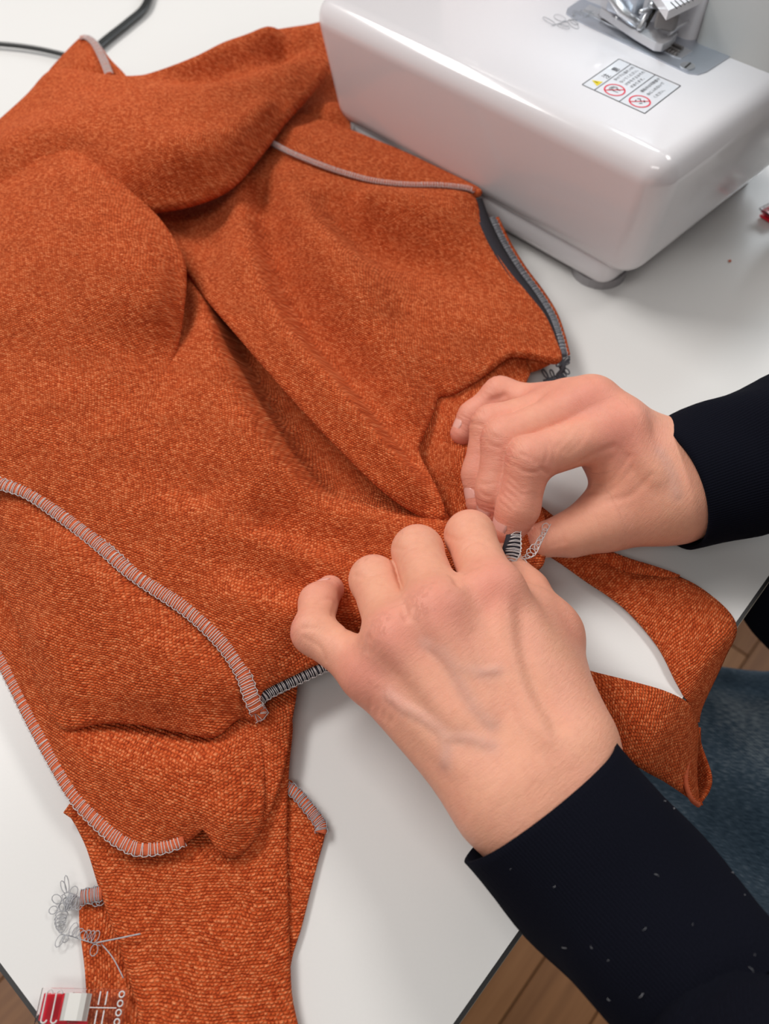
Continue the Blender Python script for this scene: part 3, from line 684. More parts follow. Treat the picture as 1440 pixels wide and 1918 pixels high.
B_edge = [(296, 400, .028), (322, 442, .029), (345, 488, .031), (385, 545, .0350), (437, 606, .0385), (508, 688, .0395), (571, 758, .0395), (646, 836, .0380), (717, 904, .0345), (775, 946, .028), (815, 965, .0235)]
sheet('body_panel', garment, K, B_edge + [(828, 957, .024), (814, 915, .0255), (797, 882, .025), (778, 838, .0225), (790, 800, .0215), (805, 765, .021), (812, 742, .0205), (822, 731, .0205), (845, 727, .021), (868, 716, .021), (905, 692, .022), (935, 668, .023), (960, 655, .0235), (1000, 659, .0215), (1046, 668, .019),
      (1038, 635, .0195), (1018, 590, .022), (985, 548, .025), (950, 505, .028), (918, 455, .032), (897, 405, .036), (886, 368, .039),
      (860, 357, .0405), (800, 350, .039), (740, 349, .0385), (690, 341, .0385), (640, 327, .038), (590, 308, .037), (540, 286, .036), (490, 262, .033), (455, 262, .026), (430, 285, .020), (400, 318, .014), (360, 345, .011), (312, 372, .013)],
      [[(448, 330, .033), (462, 455, .0415), (495, 555, .0460), (533, 627, .0475), (625, 731, .0470), (717, 848, .0420), (780, 918, .0340)], [(408, 540, .0380), (460, 602, .0410), (528, 680, .0420), (592, 752, .0415), (668, 828, .0400), (740, 900, .0350)],
       [(330, 408, .025), (385, 412, .027), (425, 418, .031)], [(340, 385, .015), (400, 378, .017)], [(335, 432, .024), (380, 440, .026), (405, 470, .029)], [(370, 500, .031), (405, 510, .034)],
       [(490, 370, .0270), (522, 480, .0255), (594, 622, .0250), (677, 735, .0240), (750, 825, .0230), (790, 880, .0230)], [(535, 325, .0410), (583, 460, .0475), (640, 545, .0465), (690, 620, .0410), (740, 700, .0325), (775, 780, .0260)],
       [(620, 380, .0335), (700, 468, .0230), (800, 500, .0215), (883, 518, .0240)], [(680, 375, .0425), (790, 395, .0435), (865, 408, .0405)], [(745, 600, .0350), (820, 600, .0320), (900, 600, .0285), (970, 620, .0245)], [(790, 700, .0270), (860, 680, .0258)], [(560, 340, .0385), (640, 360, .0390)]],
      0.0027, 0.55, 0.0032, 0.0007, 0.006, 11, 0.0045)
seam('body_seam', garment, S1, 0.0028, 0.0013, 0.0022, 0.00019, M['seam'], M['thread'])
seam('facing_seam', garment, S3, 0.0016, 0.0016, 0.0016, 0.00017, M['seam'], M['thread'])
seam('edge_seam', garment, [(474, 1318, .017), (486, 1330, .0155), (488, 1338, .015), (476, 1342, .0145)], 0.0026, 0.0022, 0.0016, 0.00018, M['seam'], M['thread'])
seam('hem_seam', garment, [(484, 1310, .0165), (505, 1296, .016), (548, 1275, .0155), (598, 1252, .0155), (650, 1230, .0145), (700, 1206, .0145)], 0.0026, 0.0020, 0.0018, 0.00020, M['tape'], M['thread'])
loft('hem_tape', [[P(478, 1288, .0192), P(482, 1306, .0165)], [P(510, 1274, .0190), P(514, 1292, .0162)], [P(552, 1253, .0185), P(556, 1272, .0160)], [P(600, 1231, .0185), P(604, 1250, .0158)], [P(650, 1212, .018), P(654, 1230, .0155)]], M['tape'], garment, 2, 5, 0.0006)
S4 = [(906, 372, .034), (920, 410, .032), (943, 458, .028), (972, 505, .024), (1004, 548, .021), (1030, 590, .0185), (1045, 632, .0165), (1054, 668, .0155)]
seam('neck_seam', garment, S4[1:], 0.0026, 0.0016, 0.0026, 0.00020, M['thread_dark'], M['thread_grey'], 0.0)
loft('neck_tape', [[P(x - 26, y + 3, z + 0.0035), P(x - 4, y, z + 0.001)] for x, y, z in S4[:6]] + [[P(x - 14, y + 2, z + 0.0015), P(x - 2, y, z + 0.001)] for x, y, z in S4[6:]], M['tape'], garment, 2, 5, 0.0006)
loft('seam_allowance', [[P(x + 6, y - 1, z - 0.0005), P(x + 13, y - 3, z - 0.001)] for x, y, z in S4[1:]], K, garment, 2, 5, 0.0006)
g = Geo(); chain(g, [P(1050, 668, .0155), P(1058, 690, .010), P(1042, 704, .006), P(1015, 714, .004)], 0.0068, 0.0009, 0.00045, 0.3, 8)
g.tube(catmull([P(1048, 665, .016), P(1054, 688, .0105), P(1044, 703, .0062)], 6), 0.0012, 6)
keep(g.build('thread_chain', M['thread_dark']), garment)['kind'] = 'stuff'
g = Geo(); chain(g, [P(190, 1682, .004), P(150, 1680, .003), P(118, 1685, .002), P(104, 1720, .0015), P(110, 1745, .0015), P(140, 1756, .002), P(190, 1772, .004)], 0.0034, 0.0016, 0.00017, 0.4, 3)
chain(g, [P(145, 1678, .003), P(128, 1672, .003), P(112, 1680, .003)], 0.0050, 0.0008, 0.00017, 0.3, 5)
g.tube(catmull([P(180, 1766, .0045), P(225, 1757, .0085), P(263, 1749, .0095)], 5), 0.00028, 5)
g.tube(catmull([P(190, 1768, .004), P(212, 1795, .0055), P(231, 1832, .0065)], 5), 0.00022, 5)
keep(g.build('thread_chain', M['thread_grey']), garment)['kind'] = 'stuff'
seam('edge_seam', garment, [(152, 1681, .0042), (172, 1677, .0045), (196, 1672, .0048)], 0.0026, 0.0013, 0.0012, 0.00017, M['seam'], M['thread_grey'])

# ------------------------------------------------------------------ the narrow knit band
band = empty('knit_band', P(1250, 1250, 0))
tag(band, 'narrow orange knit band looping off the table edge from the hands', 'fabric band')
def row(a, za, b_, zb, sag=0.0):
    p, q = P(*a, za), P(*b_, zb); mid = (p + q) / 2 + Vector((0, 0, sag)); return [p, mid, q]
loft('upper_strip', [row((960, 985), .022, (1000, 940), .024), row((1010, 1030), .012, (1055, 985), .015), row((1040, 1048), .004, (1085, 1020), .010, .001), row((1098, 1090), .0025, (1150, 1042), .011, .001), row((1168, 1140), .0022, (1250, 1073), .009, .0015),
     row((1228, 1208), .0022, (1320, 1110), .005, .001), row((1262, 1272), .0020, (1374, 1168), .002, .0015), row((1282, 1310), -.001, (1352, 1232), -.010, .002), row((1294, 1340), -.010, (1312, 1318), -.020, .001), row((1296, 1352), -.014, (1304, 1352), -.022)],
     K, band, 4, 8, 0.0014)
loft('turned_edge', [row((1085, 1032), .012, (1098, 1016), .013), row((1165, 1069), .0125, (1170, 1046), .0135, .0008), row((1215, 1078), .0115, (1222, 1062), .0125, .0006), row((1268, 1082), .0095, (1272, 1078), .0098)], K, band, 3, 6, 0.0012)
loft('lower_strip', [row((1060, 1320), .008, (1050, 1240), .016), row((1122, 1370), .005, (1103, 1257), .014, .001), row((1160, 1408), .003, (1180, 1277), .0125, .002), row((1200, 1440), -.002, (1245, 1296), .009, .003), row((1240, 1462), -.012, (1285, 1318), .000, .003), row((1282, 1490), -.022, (1300, 1350), -.010, .000), row((1306, 1508), -.028, (1304, 1375), -.015, -.004)],
     K, band, 5, 8, 0.0014)
loft('end_fold', [row((1304, 1372), -.014, (1306, 1362), -.016), row((1290, 1420), -.016, (1316, 1400), -.022, -.008), row((1284, 1465), -.018, (1333, 1450), -.024, -.012), row((1296, 1498), -.021, (1330, 1480), -.026, -.006), row((1308, 1509), -.026, (1312, 1507), -.027)], K, band, 5, 7, 0.0014)
g = Geo(); g.tube(catmull(PL([(1300, 1360, -.012), (1289, 1420, -.0145), (1284, 1462, -.0165), (1294, 1495, -.0195), (1308, 1508, -.0245)]), 8), 0.0011, 8)
keep(g.build('rolled_rim', M['seam']), band)
# pinched corner with its charcoal seam end
loft('pinched_corner', [row((968, 975), .030, (1006, 940), .030), row((955, 1020), .028, (1020, 985), .026, .001), row((950, 1052), .026, (1018, 1048), .022, .001), row((962, 1082), .022, (1004, 1068), .020), row((980, 1092), .020, (990, 1088), .019)], K, band, 4, 6, 0.0012)
loft('seam_tape', [row((954, 972), .033, (974, 977), .0335, .0006), row((948, 1005), .0325, (974, 1010), .033, .0006), row((940, 1035), .0315, (972, 1038), .032, .0006), row((948, 1056), .0300, (962, 1056), .0305)], M['tape'], band, 3, 6, 0.0006)
g = Geo(); q = []
ta = catmull(PL([(959, 977, .0345), (956, 1005, .0342), (946, 1032, .0335), (951, 1053, .032)]), 12); tb = catmull(PL([(974, 979, .0345), (975, 1005, .0345), (974, 1036, .034), (962, 1055, .032)]), 12)
nz = 13
for k in range(nz):
    i0 = int(k * (len(ta) - 1) / nz); i1 = int((k + 0.6) * (len(ta) - 1) / nz)
    q += [ta[i0], (ta[i0] + tb[i0]) / 2 + Vector((0, 0, .0006)), tb[i0], tb[min(i1, len(tb)-1)], (ta[i1] + tb[i1]) / 2 + Vector((0, 0, .0006))]
g.tube(catmull(q, 3), 0.00017, 5); g.tube(tb, 0.00017, 5)
chain(g, [P(966, 1046, .031), P(985, 1048, .030), P(1002, 1040, .030), P(1012, 1020, .031), P(1022, 1000, .032), P(1032, 980, .033)], 0.0035, 0.0024, 0.0002, 0.5, 12)
keep(g.build('thread_tail', M['thread']), band)['kind'] = 'stuff'

# ------------------------------------------------------------------ hands (one continuous skin surface each)
def smin(a, b_, k):
    h = np.maximum(k - np.abs(a - b_), 0.0) / k
    return np.minimum(a, b_) - h * h * k * 0.25
def cone(p, a, b_, ra, rb):
    ba = b_ - a; h = np.clip(((p - a) @ ba) / max(ba @ ba, 1e-12), 0, 1)
    return np.linalg.norm(p - a - h[:, None] * ba, axis=1) - (ra + (rb - ra) * h)
def npv(v): return np.array([v.x, v.y, v.z])

class Hand:
    def __init__(self): self.palm, self.fingers, self.bumps, self.creases, self.pink, self.veins, self.grooves = [], [], [], [], [], [], []
    def sdf(self, p):
        d = None
        for (a, b_, ra, rb, k) in self.palm:
            q = cone(p, a, b_, ra, rb); d = q if d is None else smin(d, q, k)
        tot = d
        for f in self.fingers:
            q = None
            for (a, b_, ra, rb) in f['seg']:
                w = cone(p, a, b_, ra, rb); q = w if q is None else smin(q, w, f.get('k', 0.004))
            tot = smin(tot, smin(d, q, f.get('kp', 0.008)), 0.0012)
        for (a, b_, ra, rb, k) in self.bumps: tot = smin(tot, cone(p, a, b_, ra, rb), k)
        for (c, ax, sp, amp, wl) in self.creases:
            r = p - c; t_ = r @ ax; g_ = np.exp(-(r ** 2).sum(1) / (sp * sp)); tot = tot + amp * g_ * np.maximum(np.cos(2 * np.pi * t_ / wl), -0.2)
        for (lo_, hi_, segs, dep, wd) in self.grooves:
            mk = ((p > lo_) & (p < hi_)).all(1)
            if not mk.any(): continue
            pp_ = p[mk]; dd = None
            for a, b_ in segs:
                q = cone(pp_, a, b_, 0, 0); dd = q if dd is None else np.minimum(dd, q)
            tot[mk] += dep * np.exp(-(dd / wd) ** 2)
        return tot
    def onskin(self, px, py):
        o = np.array([0, 0, CH]); d = npv((P(px, py, 0) - Vector((0, 0, CH))).normalized()); t_ = 0.18
        for _ in range(24):
            q = o + d * t_; v = float(self.sdf(q[None])[0])
            if abs(v) < 5e-5: break
            t_ += v * 0.9
            if t_ > 0.6: return None
        return q
    def trace(self, pts):
        q = [self.onskin(x, y) for x, y in pts]; q = [Vector(v) for v in q if v is not None]
        return [npv(v) for v in catmull(q, 4)] if len(q) > 1 else []
    def groove(self, pts, dep=0.0005, wd=0.0009):
        q = self.trace(pts)
        if q:
            A = np.array(q); self._new.append((A.min(0) - 3 * wd, A.max(0) + 3 * wd, list(zip(q, q[1:])), dep, wd))
    def ridge(self, pts, r=0.0016, k=0.004, sink=0.0006, vein=True):
        q = self.trace(pts)
        cd = npv((Vector((0, 0, CH)) - Vector(q[0])).normalized()) if q else None
        for a, b_ in zip(q, q[1:]):
            self._nb.append((a - cd * sink, b_ - cd * sink, r, r, k))
            if vein: self.veins.append((a, b_, 0.0030))
    def begin(self): self._new, self._nb = [], []
    def commit(self): self.grooves += self._new; self.bumps += self._nb
    def mesh(self, name, mat, dx=0.0009):
        P_ = np.array([x for s in self.palm for x in s[:2]] + [x for f in self.fingers for s in f['seg'] for x in s[:2]])
        lo, hi = P_.min(0) - 0.028, P_.max(0) + 0.028; B = 4
        n = np.ceil((hi - lo) / (dx * B)).astype(int) + 1
        ax = [lo[i] + (np.arange(n[i]) + 0.5) * dx * B for i in range(3)]
        C = np.stack(np.meshgrid(*ax, indexing='ij'), -1).reshape(-1, 3); D = self.sdf(C).reshape(n)
        Ff = np.repeat(np.repeat(np.repeat(D, B, 0), B, 1), B, 2)
        act = np.argwhere(np.abs(Ff) < dx * B * 1.9)
        q = lo + (act + 0.5) * dx
        val = np.concatenate([self.sdf(q[i:i + 400000]) for i in range(0, len(q), 400000)]); Ff[act[:, 0], act[:, 1], act[:, 2]] = val
        # naive surface nets
        S = Ff < 0; nx, ny, nz_ = Ff.shape
        cs = np.zeros((nx-1, ny-1, nz_-1), np.int8)
        for a in (0, 1):
            for b_ in (0, 1):
                for c in (0, 1): cs += S[a:nx-1+a, b_:ny-1+b_, c:nz_-1+c]
        cells = np.argwhere((cs > 0) & (cs < 8)); idx = -np.ones(cs.shape, np.int64); idx[cells[:, 0], cells[:, 1], cells[:, 2]] = np.arange(len(cells))
        pos = np.zeros((len(cells), 3)); cnt = np.zeros(len(cells))
        crn = [(a, b_, c) for a in (0, 1) for b_ in (0, 1) for c in (0, 1)]
        for i, c0 in enumerate(crn):
            for c1 in crn[i+1:]:
                if sum(abs(x - y) for x, y in zip(c0, c1)) != 1: continue
                f0 = Ff[cells[:, 0]+c0[0], cells[:, 1]+c0[1], cells[:, 2]+c0[2]]; f1 = Ff[cells[:, 0]+c1[0], cells[:, 1]+c1[1], cells[:, 2]+c1[2]]
                mk = (f0 < 0) != (f1 < 0); w = np.where(mk, f0 / np.where(f0 == f1, 1, f0 - f1), 0)
                pos += mk[:, None] * (np.array(c0) + w[:, None] * (np.array(c1) - np.array(c0))); cnt += mk
        V = lo + (cells + pos / cnt[:, None] + 0.5) * dx
        faces = []
        for axn in range(3):
            sl0 = [slice(None)] * 3; sl1 = [slice(None)] * 3; sl0[axn] = slice(0, -1); sl1[axn] = slice(1, None)
            e = np.argwhere(S[tuple(sl0)] != S[tuple(sl1)]); b1, b2 = (axn + 1) % 3, (axn + 2) % 3
            e = e[(e[:, b1] > 0) & (e[:, b2] > 0) & (e[:, b1] < cs.shape[b1]) & (e[:, b2] < cs.shape[b2]) & (e[:, axn] < cs.shape[axn])]
            ins = S[e[:, 0], e[:, 1], e[:, 2]]
            def cid(o1, o2):
                q = e.copy(); q[:, b1] -= o1; q[:, b2] -= o2; return idx[q[:, 0], q[:, 1], q[:, 2]]
            quad = np.stack([cid(1, 1), cid(0, 1), cid(0, 0), cid(1, 0)], 1); quad[~ins] = quad[~ins][:, ::-1]; faces.append(quad)
        faces = np.concatenate(faces); faces = faces[(faces >= 0).all(1)]
        h = 0.0002
        for _ in range(2):                                         # pull onto the exact surface
            d = self.sdf(V); gr = np.stack([self.sdf(V + np.eye(3)[i] * h) - d for i in range(3)], 1) / h
            V -= gr * (d / np.maximum((gr ** 2).sum(1), 0.2))[:, None] * 0.9
        o = newmesh(name, V.tolist(), faces.tolist(), mat)
        for nm, lst in (('pink', self.pink), ('vein', self.veins)):
            val = np.zeros(len(V))
            for (a, b_, r) in lst:
                ba = b_ - a; hh = np.clip(((V - a) @ ba) / max(ba @ ba, 1e-12), 0, 1); dd = np.linalg.norm(V - a - hh[:, None] * ba, axis=1)
                val = np.maximum(val, np.exp(-(dd / r) ** 2))
            at = o.data.attributes.new(nm, 'FLOAT', 'POINT'); at.data.foreach_set('value', val.astype(np.float32))
        # coordinates along / around the nearest bone, for the fine creases that run across it
        best = np.full(len(V), 1e9); co = np.zeros((len(V), 3)); cr = np.zeros(len(V))
        A0, A1 = self.palm[0][1], self.palm[3][1]; U = (A1 - A0) / np.linalg.norm(A1 - A0)
        bones = [(x[0], x[1], A0, U, 0.0) for x in self.palm]
        for f in self.fingers:
            t0 = (f['seg'][0][0] - A0) @ U
            for x in f['seg']:
                L = np.linalg.norm(x[1] - x[0]); bones.append((x[0], x[1], x[0], (x[1] - x[0]) / max(L, 1e-9), t0)); t0 += L
        for a, b_, o0, u, t0 in bones:
            ba = b_ - a; v_ = np.cross(u, [0.1, 0.2, 1.0]); v_ /= np.linalg.norm(v_); w_ = np.cross(u, v_)
            dd = np.linalg.norm(V - a - np.clip((V - a) @ ba / max(ba @ ba, 1e-12), 0, 1)[:, None] * ba, axis=1); mk = dd < best
            r_ = V - o0; best[mk] = dd[mk]; co[mk] = np.stack([r_ @ u + t0, r_ @ v_, r_ @ w_], 1)[mk]
        for (c, ax_, sp, amp, wl) in self.creases: cr = np.maximum(cr, np.exp(-((V - c) ** 2).sum(1) / (sp * 1.3) ** 2))
        at = o.data.attributes.new('bone', 'FLOAT_VECTOR', 'POINT'); at.data.foreach_set('vector', co.astype(np.float32).ravel())
        at = o.data.attributes.new('crease', 'FLOAT', 'POINT'); at.data.foreach_set('value', cr.astype(np.float32))
        return o

def finger(H, joints, radii, kp=0.008, wrinkle=True):
    """joints: MCP, PIP, DIP, TIP"""
    J = [npv(j) for j in joints]
    H.fingers.append({'seg': [(J[i], J[i+1], radii[i], radii[i+1]) for i in range(len(J) - 1)], 'kp': kp, 'k': 0.004})
    H.pink.append((J[-1], J[-2], 0.009))
    if wrinkle:
        for i in (1, 2):
            if i < len(J) - 1:
                ax = J[i+1] - J[i-1]; ax /= np.linalg.norm(ax); dors = J[i] - (J[i+1] + J[i-1]) / 2; L = np.linalg.norm(dors); dors = dors / L if L > 1e-5 else np.array([0, 0, 1.0])
                H.creases.append((J[i] + dors * radii[i], ax, 0.0065, 0.00020, 0.0030)); H.pink.append((J[i] + dors * radii[i], J[i] + dors * radii[i], 0.008))

def nail(parent, dip, tip, dors, r, wid, ln):
    ax = (tip - dip).normalized(); dn = (dors - ax * dors.dot(ax)).normalized(); sd = ax.cross(dn)
    c = dip.lerp(tip, 0.72); V, F, nu, nv = [], [], 9, 13
    for i in range(nv):
        tt = i / (nv - 1); half = wid * max(0.12, 1 - abs(tt * 2 - 1) ** 3.2) ** 0.5
        for j in range(nu):
            a = (j / (nu - 1) * 2 - 1) * half / r
            rr = r + 0.0002 - 0.0022 * tt * tt
            V.append(c + ax * (tt * ln - ln * 0.35 - 0.0012 * (abs(j - 4) / 4) ** 2 * (tt - 0.5) * 2) + dn * math.cos(a) * rr + sd * math.sin(a) * rr)
    for i in range(nv - 1):
        for j in range(nu - 1): F.append((i*nu+j, i*nu+j+1, (i+1)*nu+j+1, (i+1)*nu+j))
    o = newmesh('fingernail', V, F, M['nail']); o.data.materials.append(M['nail_tip'])
    for k, pl in enumerate(o.data.polygons):
        if k >= (nv - 2) * (nu - 1): pl.material_index = 1
    s = o.modifiers.new('solid', 'SOLIDIFY'); s.thickness = 0.0005; s.offset = 0
    return o

person = empty('person', P(1500, 1300, -0.72))
tag(person, 'seated person in navy sweater and jeans pinching the knit band with both hands', 'person')

# near hand (palm down, fingers pressing the cloth)
H = Hand()
W = P(1018, 1478, .044); FA = P(1105, 1606, .0455)
ax = (W - FA).normalized(); sd = ax.cross(Vector((0, 0, 1))).normalized()
mcp = {'i': P(922, 1112, .056), 'm': P(822, 1148, .060), 'r': P(742, 1196, .055), 'p': P(694, 1262, .043)}
cmc = {'i': W + sd * 0.016 + ax * 0.012, 'm': W + sd * 0.006 + ax * 0.012, 'r': W - sd * 0.006 + ax * 0.010, 'p': W - sd * 0.015 + ax * 0.006}
for s, r0, r1 in ((0.0115, 0.0150, 0.0172), (-0.0120, 0.0150, 0.0165)):
    H.palm.append((npv(FA + sd * s), npv(W + sd * s), r0, r1, 0.02))
for k, r0, r1 in (('i', .0145, .0115), ('m', .0150, .0118), ('r', .0145, .0108), ('p', .0140, .0098)): H.palm.append((npv(cmc[k]), npv(mcp[k]), r0, r1, 0.014))
tc0, tc1 = P(1052, 1375, .034), P(1026, 1194, .026)
H.palm.append((npv(tc0), npv(tc1), .0150, .0118, 0.016)); H.palm.append((npv(P(1000, 1300, .040)), npv(P(985, 1150, .036)), .012, .010, 0.018))
fin = {}
fin['i'] = [mcp['i'], reach(mcp['i'], 880, 1003, .040)]; fin['m'] = [mcp['m'], reach(mcp['m'], 782, 1032, .043)]; fin['r'] = [mcp['r'], reach(mcp['r'], 700, 1086, .040)]
back = Vector((0.25, -0.35, -1)).normalized()
for k, l1, l2 in (('i', .020, .016), ('m', .021, .016), ('r', .019, .015)):
    pip = fin[k][1]; dip = pip + back * l1 * 0.6 + Vector((0.2, 0.1, -0.6)) * l1 * 0.3; tip = dip + (back + Vector((0.1, -0.5, 0))).normalized() * l2 * 0.7
    dip.z = max(dip.z, .016); tip.z = max(tip.z, .012); fin[k] += [dip, tip]
pp = reach(mcp['p'], 588, 1184, .030); dp = reach(pp, 596, 1128, .0185); tp = reach(dp, 618, 1104, .013)
fin['p'] = [mcp['p'], pp, dp, tp]
for k, rad in (('i', (.0108, .0103, .0088, .0075)), ('m', (.0110, .0104, .0090, .0078)), ('r', (.0104, .0097, .0085, .0072)), ('p', (.0092, .0085, .0075, .0062))): finger(H, fin[k], rad)
H.fingers.append({'seg': [(npv(tc1), npv(P(985, 1110, .024)), .0110, .0098), (npv(P(985, 1110, .024)), npv(P(940, 1050, .024)), .0098, .0080)], 'kp': 0.010})
camdir = (Vector((0, 0, CH)) - P(880, 1250, .05)).normalized()
for k, r in (('i', .0082), ('m', .0085), ('r', .0078), ('p', .0066)):
    c = mcp[k] + camdir * 0.0055; H.bumps.append((npv(c), npv(c), r, r, 0.009)); H.pink.append((npv(c + camdir * .006), npv(c + camdir * .006), 0.013))
    a = cmc[k].lerp(mcp[k], 0.25) + camdir * 0.0128; b_ = mcp[k].lerp(cmc[k], 0.10) + camdir * 0.0092; H.bumps.append((npv(a), npv(b_), 0.0018, 0.0024, 0.006))
H.bumps.append((npv(tc1 + camdir * 0.002 + sd * 0.002), npv(tc1 + camdir * 0.002 + sd * 0.002), 0.0105, 0.0105, 0.008)); H.pink.append((npv(tc1 + camdir * .01), npv(tc1 + camdir * .01), 0.013))
H.begin()
def z4(*p): return [(540 + x / 2.182, 920 + y / 2.182) for x, y in p]
H.ridge(z4((560, 620), (620, 660), (700, 725), (790, 740), (850, 735)), 0.0008, 0.0026, 0.0018)
H.ridge(z4((410, 830), (470, 880), (560, 930), (640, 1000), (640, 1110)), 0.0008, 0.0026, 0.0017)
H.ridge(z4((640, 660), (700, 780), (760, 880), (830, 960)), 0.0008, 0.0024, 0.0018)
H.ridge(z4((640, 1010), (740, 1010), (830, 1040)), 0.0008, 0.0024, 0.0018)
H.ridge(z4((870, 500), (900, 700), (960, 880), (1040, 1030)), 0.0022, 0.0065, 0.0040, False)
H.ridge(z4((610, 540), (720, 740), (830, 930)), 0.0022, 0.0065, 0.0042, False)
H.ridge(z4((420, 600), (560, 780), (700, 960)), 0.0020, 0.0060, 0.0042, False)
H.groove(z4((935, 500), (965, 700), (1010, 840), (1080, 960)), 0.0008, 0.0045)
H.groove(z4((760, 600), (830, 760), (900, 900)), 0.0005, 0.0035)
for q in (((670, 345), (690, 380)), ((470, 465), (480, 520)), ((325, 600), (320, 650))): H.groove(z4(*q), 0.0008, 0.0014)
for x, y in ((330, 860), (360, 880), (390, 890), (420, 905)): H.groove(z4((x, y - 70), (x + 8, y), (x - 2, y + 40)), 0.00030, 0.0011)
for q in (((65, 600), (130, 640), (150, 690)), ((60, 560), (110, 560), (180, 580)), ((120, 455), (165, 440), (195, 455)), ((215, 400), (190, 470), (180, 510)), ((215, 520), (240, 570), (270, 610)), ((640, 180), (690, 200), (760, 195)), ((425, 230), (480, 240), (540, 225)), ((270, 345), (320, 350), (370, 335)), ((720, 230), (770, 205), (800, 215))): H.groove(z4(*q), 0.00035, 0.0010)
H.commit()
near = H.mesh('hand', M['skin']); keep(near, person); near['label'] = 'near hand, palm down with curled fingers'
dn = (dp - (pp + tp) / 2).normalized()
n_ = nail(person, dp, tp, Vector((-0.55, 0.25, 0.8)), .0066, .0046, .0095); n_.parent = near
n_.matrix_parent_inverse = Matrix()

# far hand (pinching the band)
H = Hand()
W = P(1290, 885, .040); FA = P(1440, 850, .046); ax = (W - FA).normalized(); sd = ax.cross(Vector((0, 0, 1))).normalized()   # sd points to the little-finger side
mcp = {'i': P(1163, 802, .056), 'm': P(1108, 756, .056), 'r': P(1058, 762, .047), 'p': P(1022, 762, .037)}
cmc = {'i': W - sd * 0.013 + ax * 0.014, 'm': W - sd * 0.004 + ax * 0.016, 'r': W + sd * 0.005 + ax * 0.014, 'p': W + sd * 0.012 + ax * 0.010}
for s, r0, r1 in ((0.0100, 0.0150, 0.0150), (-0.0105, 0.0170, 0.0165)): H.palm.append((npv(FA + sd * s), npv(W + sd * s), r0, r1, 0.02))
for k, r0, r1 in (('i', .0145, .0112), ('m', .0150, .0112), ('r', .0140, .0105), ('p', .0130, .0095)): H.palm.append((npv(cmc[k]), npv(mcp[k]), r0, r1, 0.014))
tc0, tc1 = P(1245, 935, .030), P(1138, 972, .026)
H.palm.append((npv(tc0), npv(tc1), .0165, .0125, 0.016)); H.palm.append((npv(P(1200, 880, .040)), npv(P(1150, 850, .044)), .012, .009, 0.014))
pi = P(992, 860, .053); pm_ = P(944, 824, .047); pr = P(920, 797, .040); p4 = P(936, 738, .033)
fin = {'i': [mcp['i'], pi, P(970, 950, .037), P(951, 994, .028)], 'm': [mcp['m'], pm_, P(929, 918, .033), P(924, 958, .024)],
       'r': [mcp['r'], pr, P(900, 888, .027), P(900, 940, .020)], 'p': [mcp['p'], p4, P(886, 780, .025), P(866, 811, .020)]}
for k, rad in (('i', (.0108, .0100, .0092, .0078)), ('m', (.0108, .0100, .0090, .0076)), ('r', (.0102, .0094, .0085, .0072)), ('p', (.0092, .0082, .0072, .0062))): finger(H, fin[k], rad)
H.fingers.append({'seg': [(npv(tc1), npv(P(1070, 1000, .024)), .0120, .0100), (npv(P(1070, 1000, .024)), npv(P(1012, 1012, .024)), .0100, .0082)], 'kp': 0.012})
camdir = (Vector((0, 0, CH)) - P(1150, 850, .05)).normalized()
for k, r in (('i', .0082), ('m', .0082), ('r', .0070), ('p', .0060)):
    c = mcp[k] + camdir * 0.0045; H.bumps.append((npv(c), npv(c), r, r, 0.008)); H.pink.append((npv(c + camdir * .006), npv(c + camdir * .006), 0.016))
    a = cmc[k].lerp(mcp[k], 0.35) + camdir * 0.0120; b_ = mcp[k].lerp(cmc[k], 0.12) + camdir * 0.0085; H.bumps.append((npv(a), npv(b_), 0.0014, 0.0020, 0.006))
H.begin()
def z2(*p): return [(780 + x / 4.5, 660 + y / 4.5) for x, y in p]
for q, dp_, wd_ in ((((830, 955), (900, 1000), (1010, 1015)), .0005, .0009), (((1055, 985), (1085, 1000), (1110, 1022)), .0008, .0011), (((880, 860), (960, 890), (1010, 930)), .0003, .0009),
    (((790, 1050), (870, 1130), (900, 1150)), .0003, .0009), (((770, 1100), (850, 1170), (890, 1205)), .00035, .0009), (((745, 1160), (820, 1220), (850, 1260)), .00035, .0009), (((720, 1200), (790, 1260), (820, 1300)), .0003, .0009), (((690, 1250), (760, 1310), (790, 1345)), .0003, .0009),
    (((590, 755), (640, 790), (700, 800)), .0004, .0009), (((575, 690), (620, 690), (680, 720)), .0003, .0009), (((540, 1180), (600, 1215), (720, 1190)), .0005, .0010), (((530, 1105), (590, 1115), (650, 1105)), .0003, .0009),
    (((630, 405), (690, 385), (740, 365)), .0009, .0016), (((450, 600), (500, 605), (550, 615)), .0004, .0009), (((480, 520), (520, 500), (560, 520)), .0003, .0009),
    (((1085, 760), (1110, 840), (1080, 930)), .0003, .0011), (((1130, 760), (1160, 850), (1150, 930)), .00025, .0011), (((1240, 830), (1330, 740), (1400, 620)), .0003, .0013), (((1280, 850), (1370, 770), (1440, 640)), .0003, .0013), (((1190, 800), (1280, 700), (1330, 620)), .00025, .0013)):
    H.groove(z2(*q), dp_, wd_)
def z3(*p): return [(750 + x / 2.087, 640 + y / 2.087) for x, y in p]
H.ridge(z3((905, 300), (940, 420), (1010, 540)), 0.0022, 0.0065, 0.0042, False); H.ridge(z3((1010, 430), (1060, 520), (1080, 600)), 0.0008, 0.0024, 0.0018)
for q in (((760, 560), (830, 540), (890, 450)), ((730, 590), (820, 580), (900, 500)), ((800, 620), (900, 600), (980, 520)), ((700, 470), (760, 440), (830, 410))): H.groove(z3(*q), 0.00045, 0.0016)
for k in range(5): H.groove(z3((560 + k * 14, 700 + k * 4), (572 + k * 14, 750), (585 + k * 14, 800 - k * 4)), 0.0003, 0.0010)
H.commit()
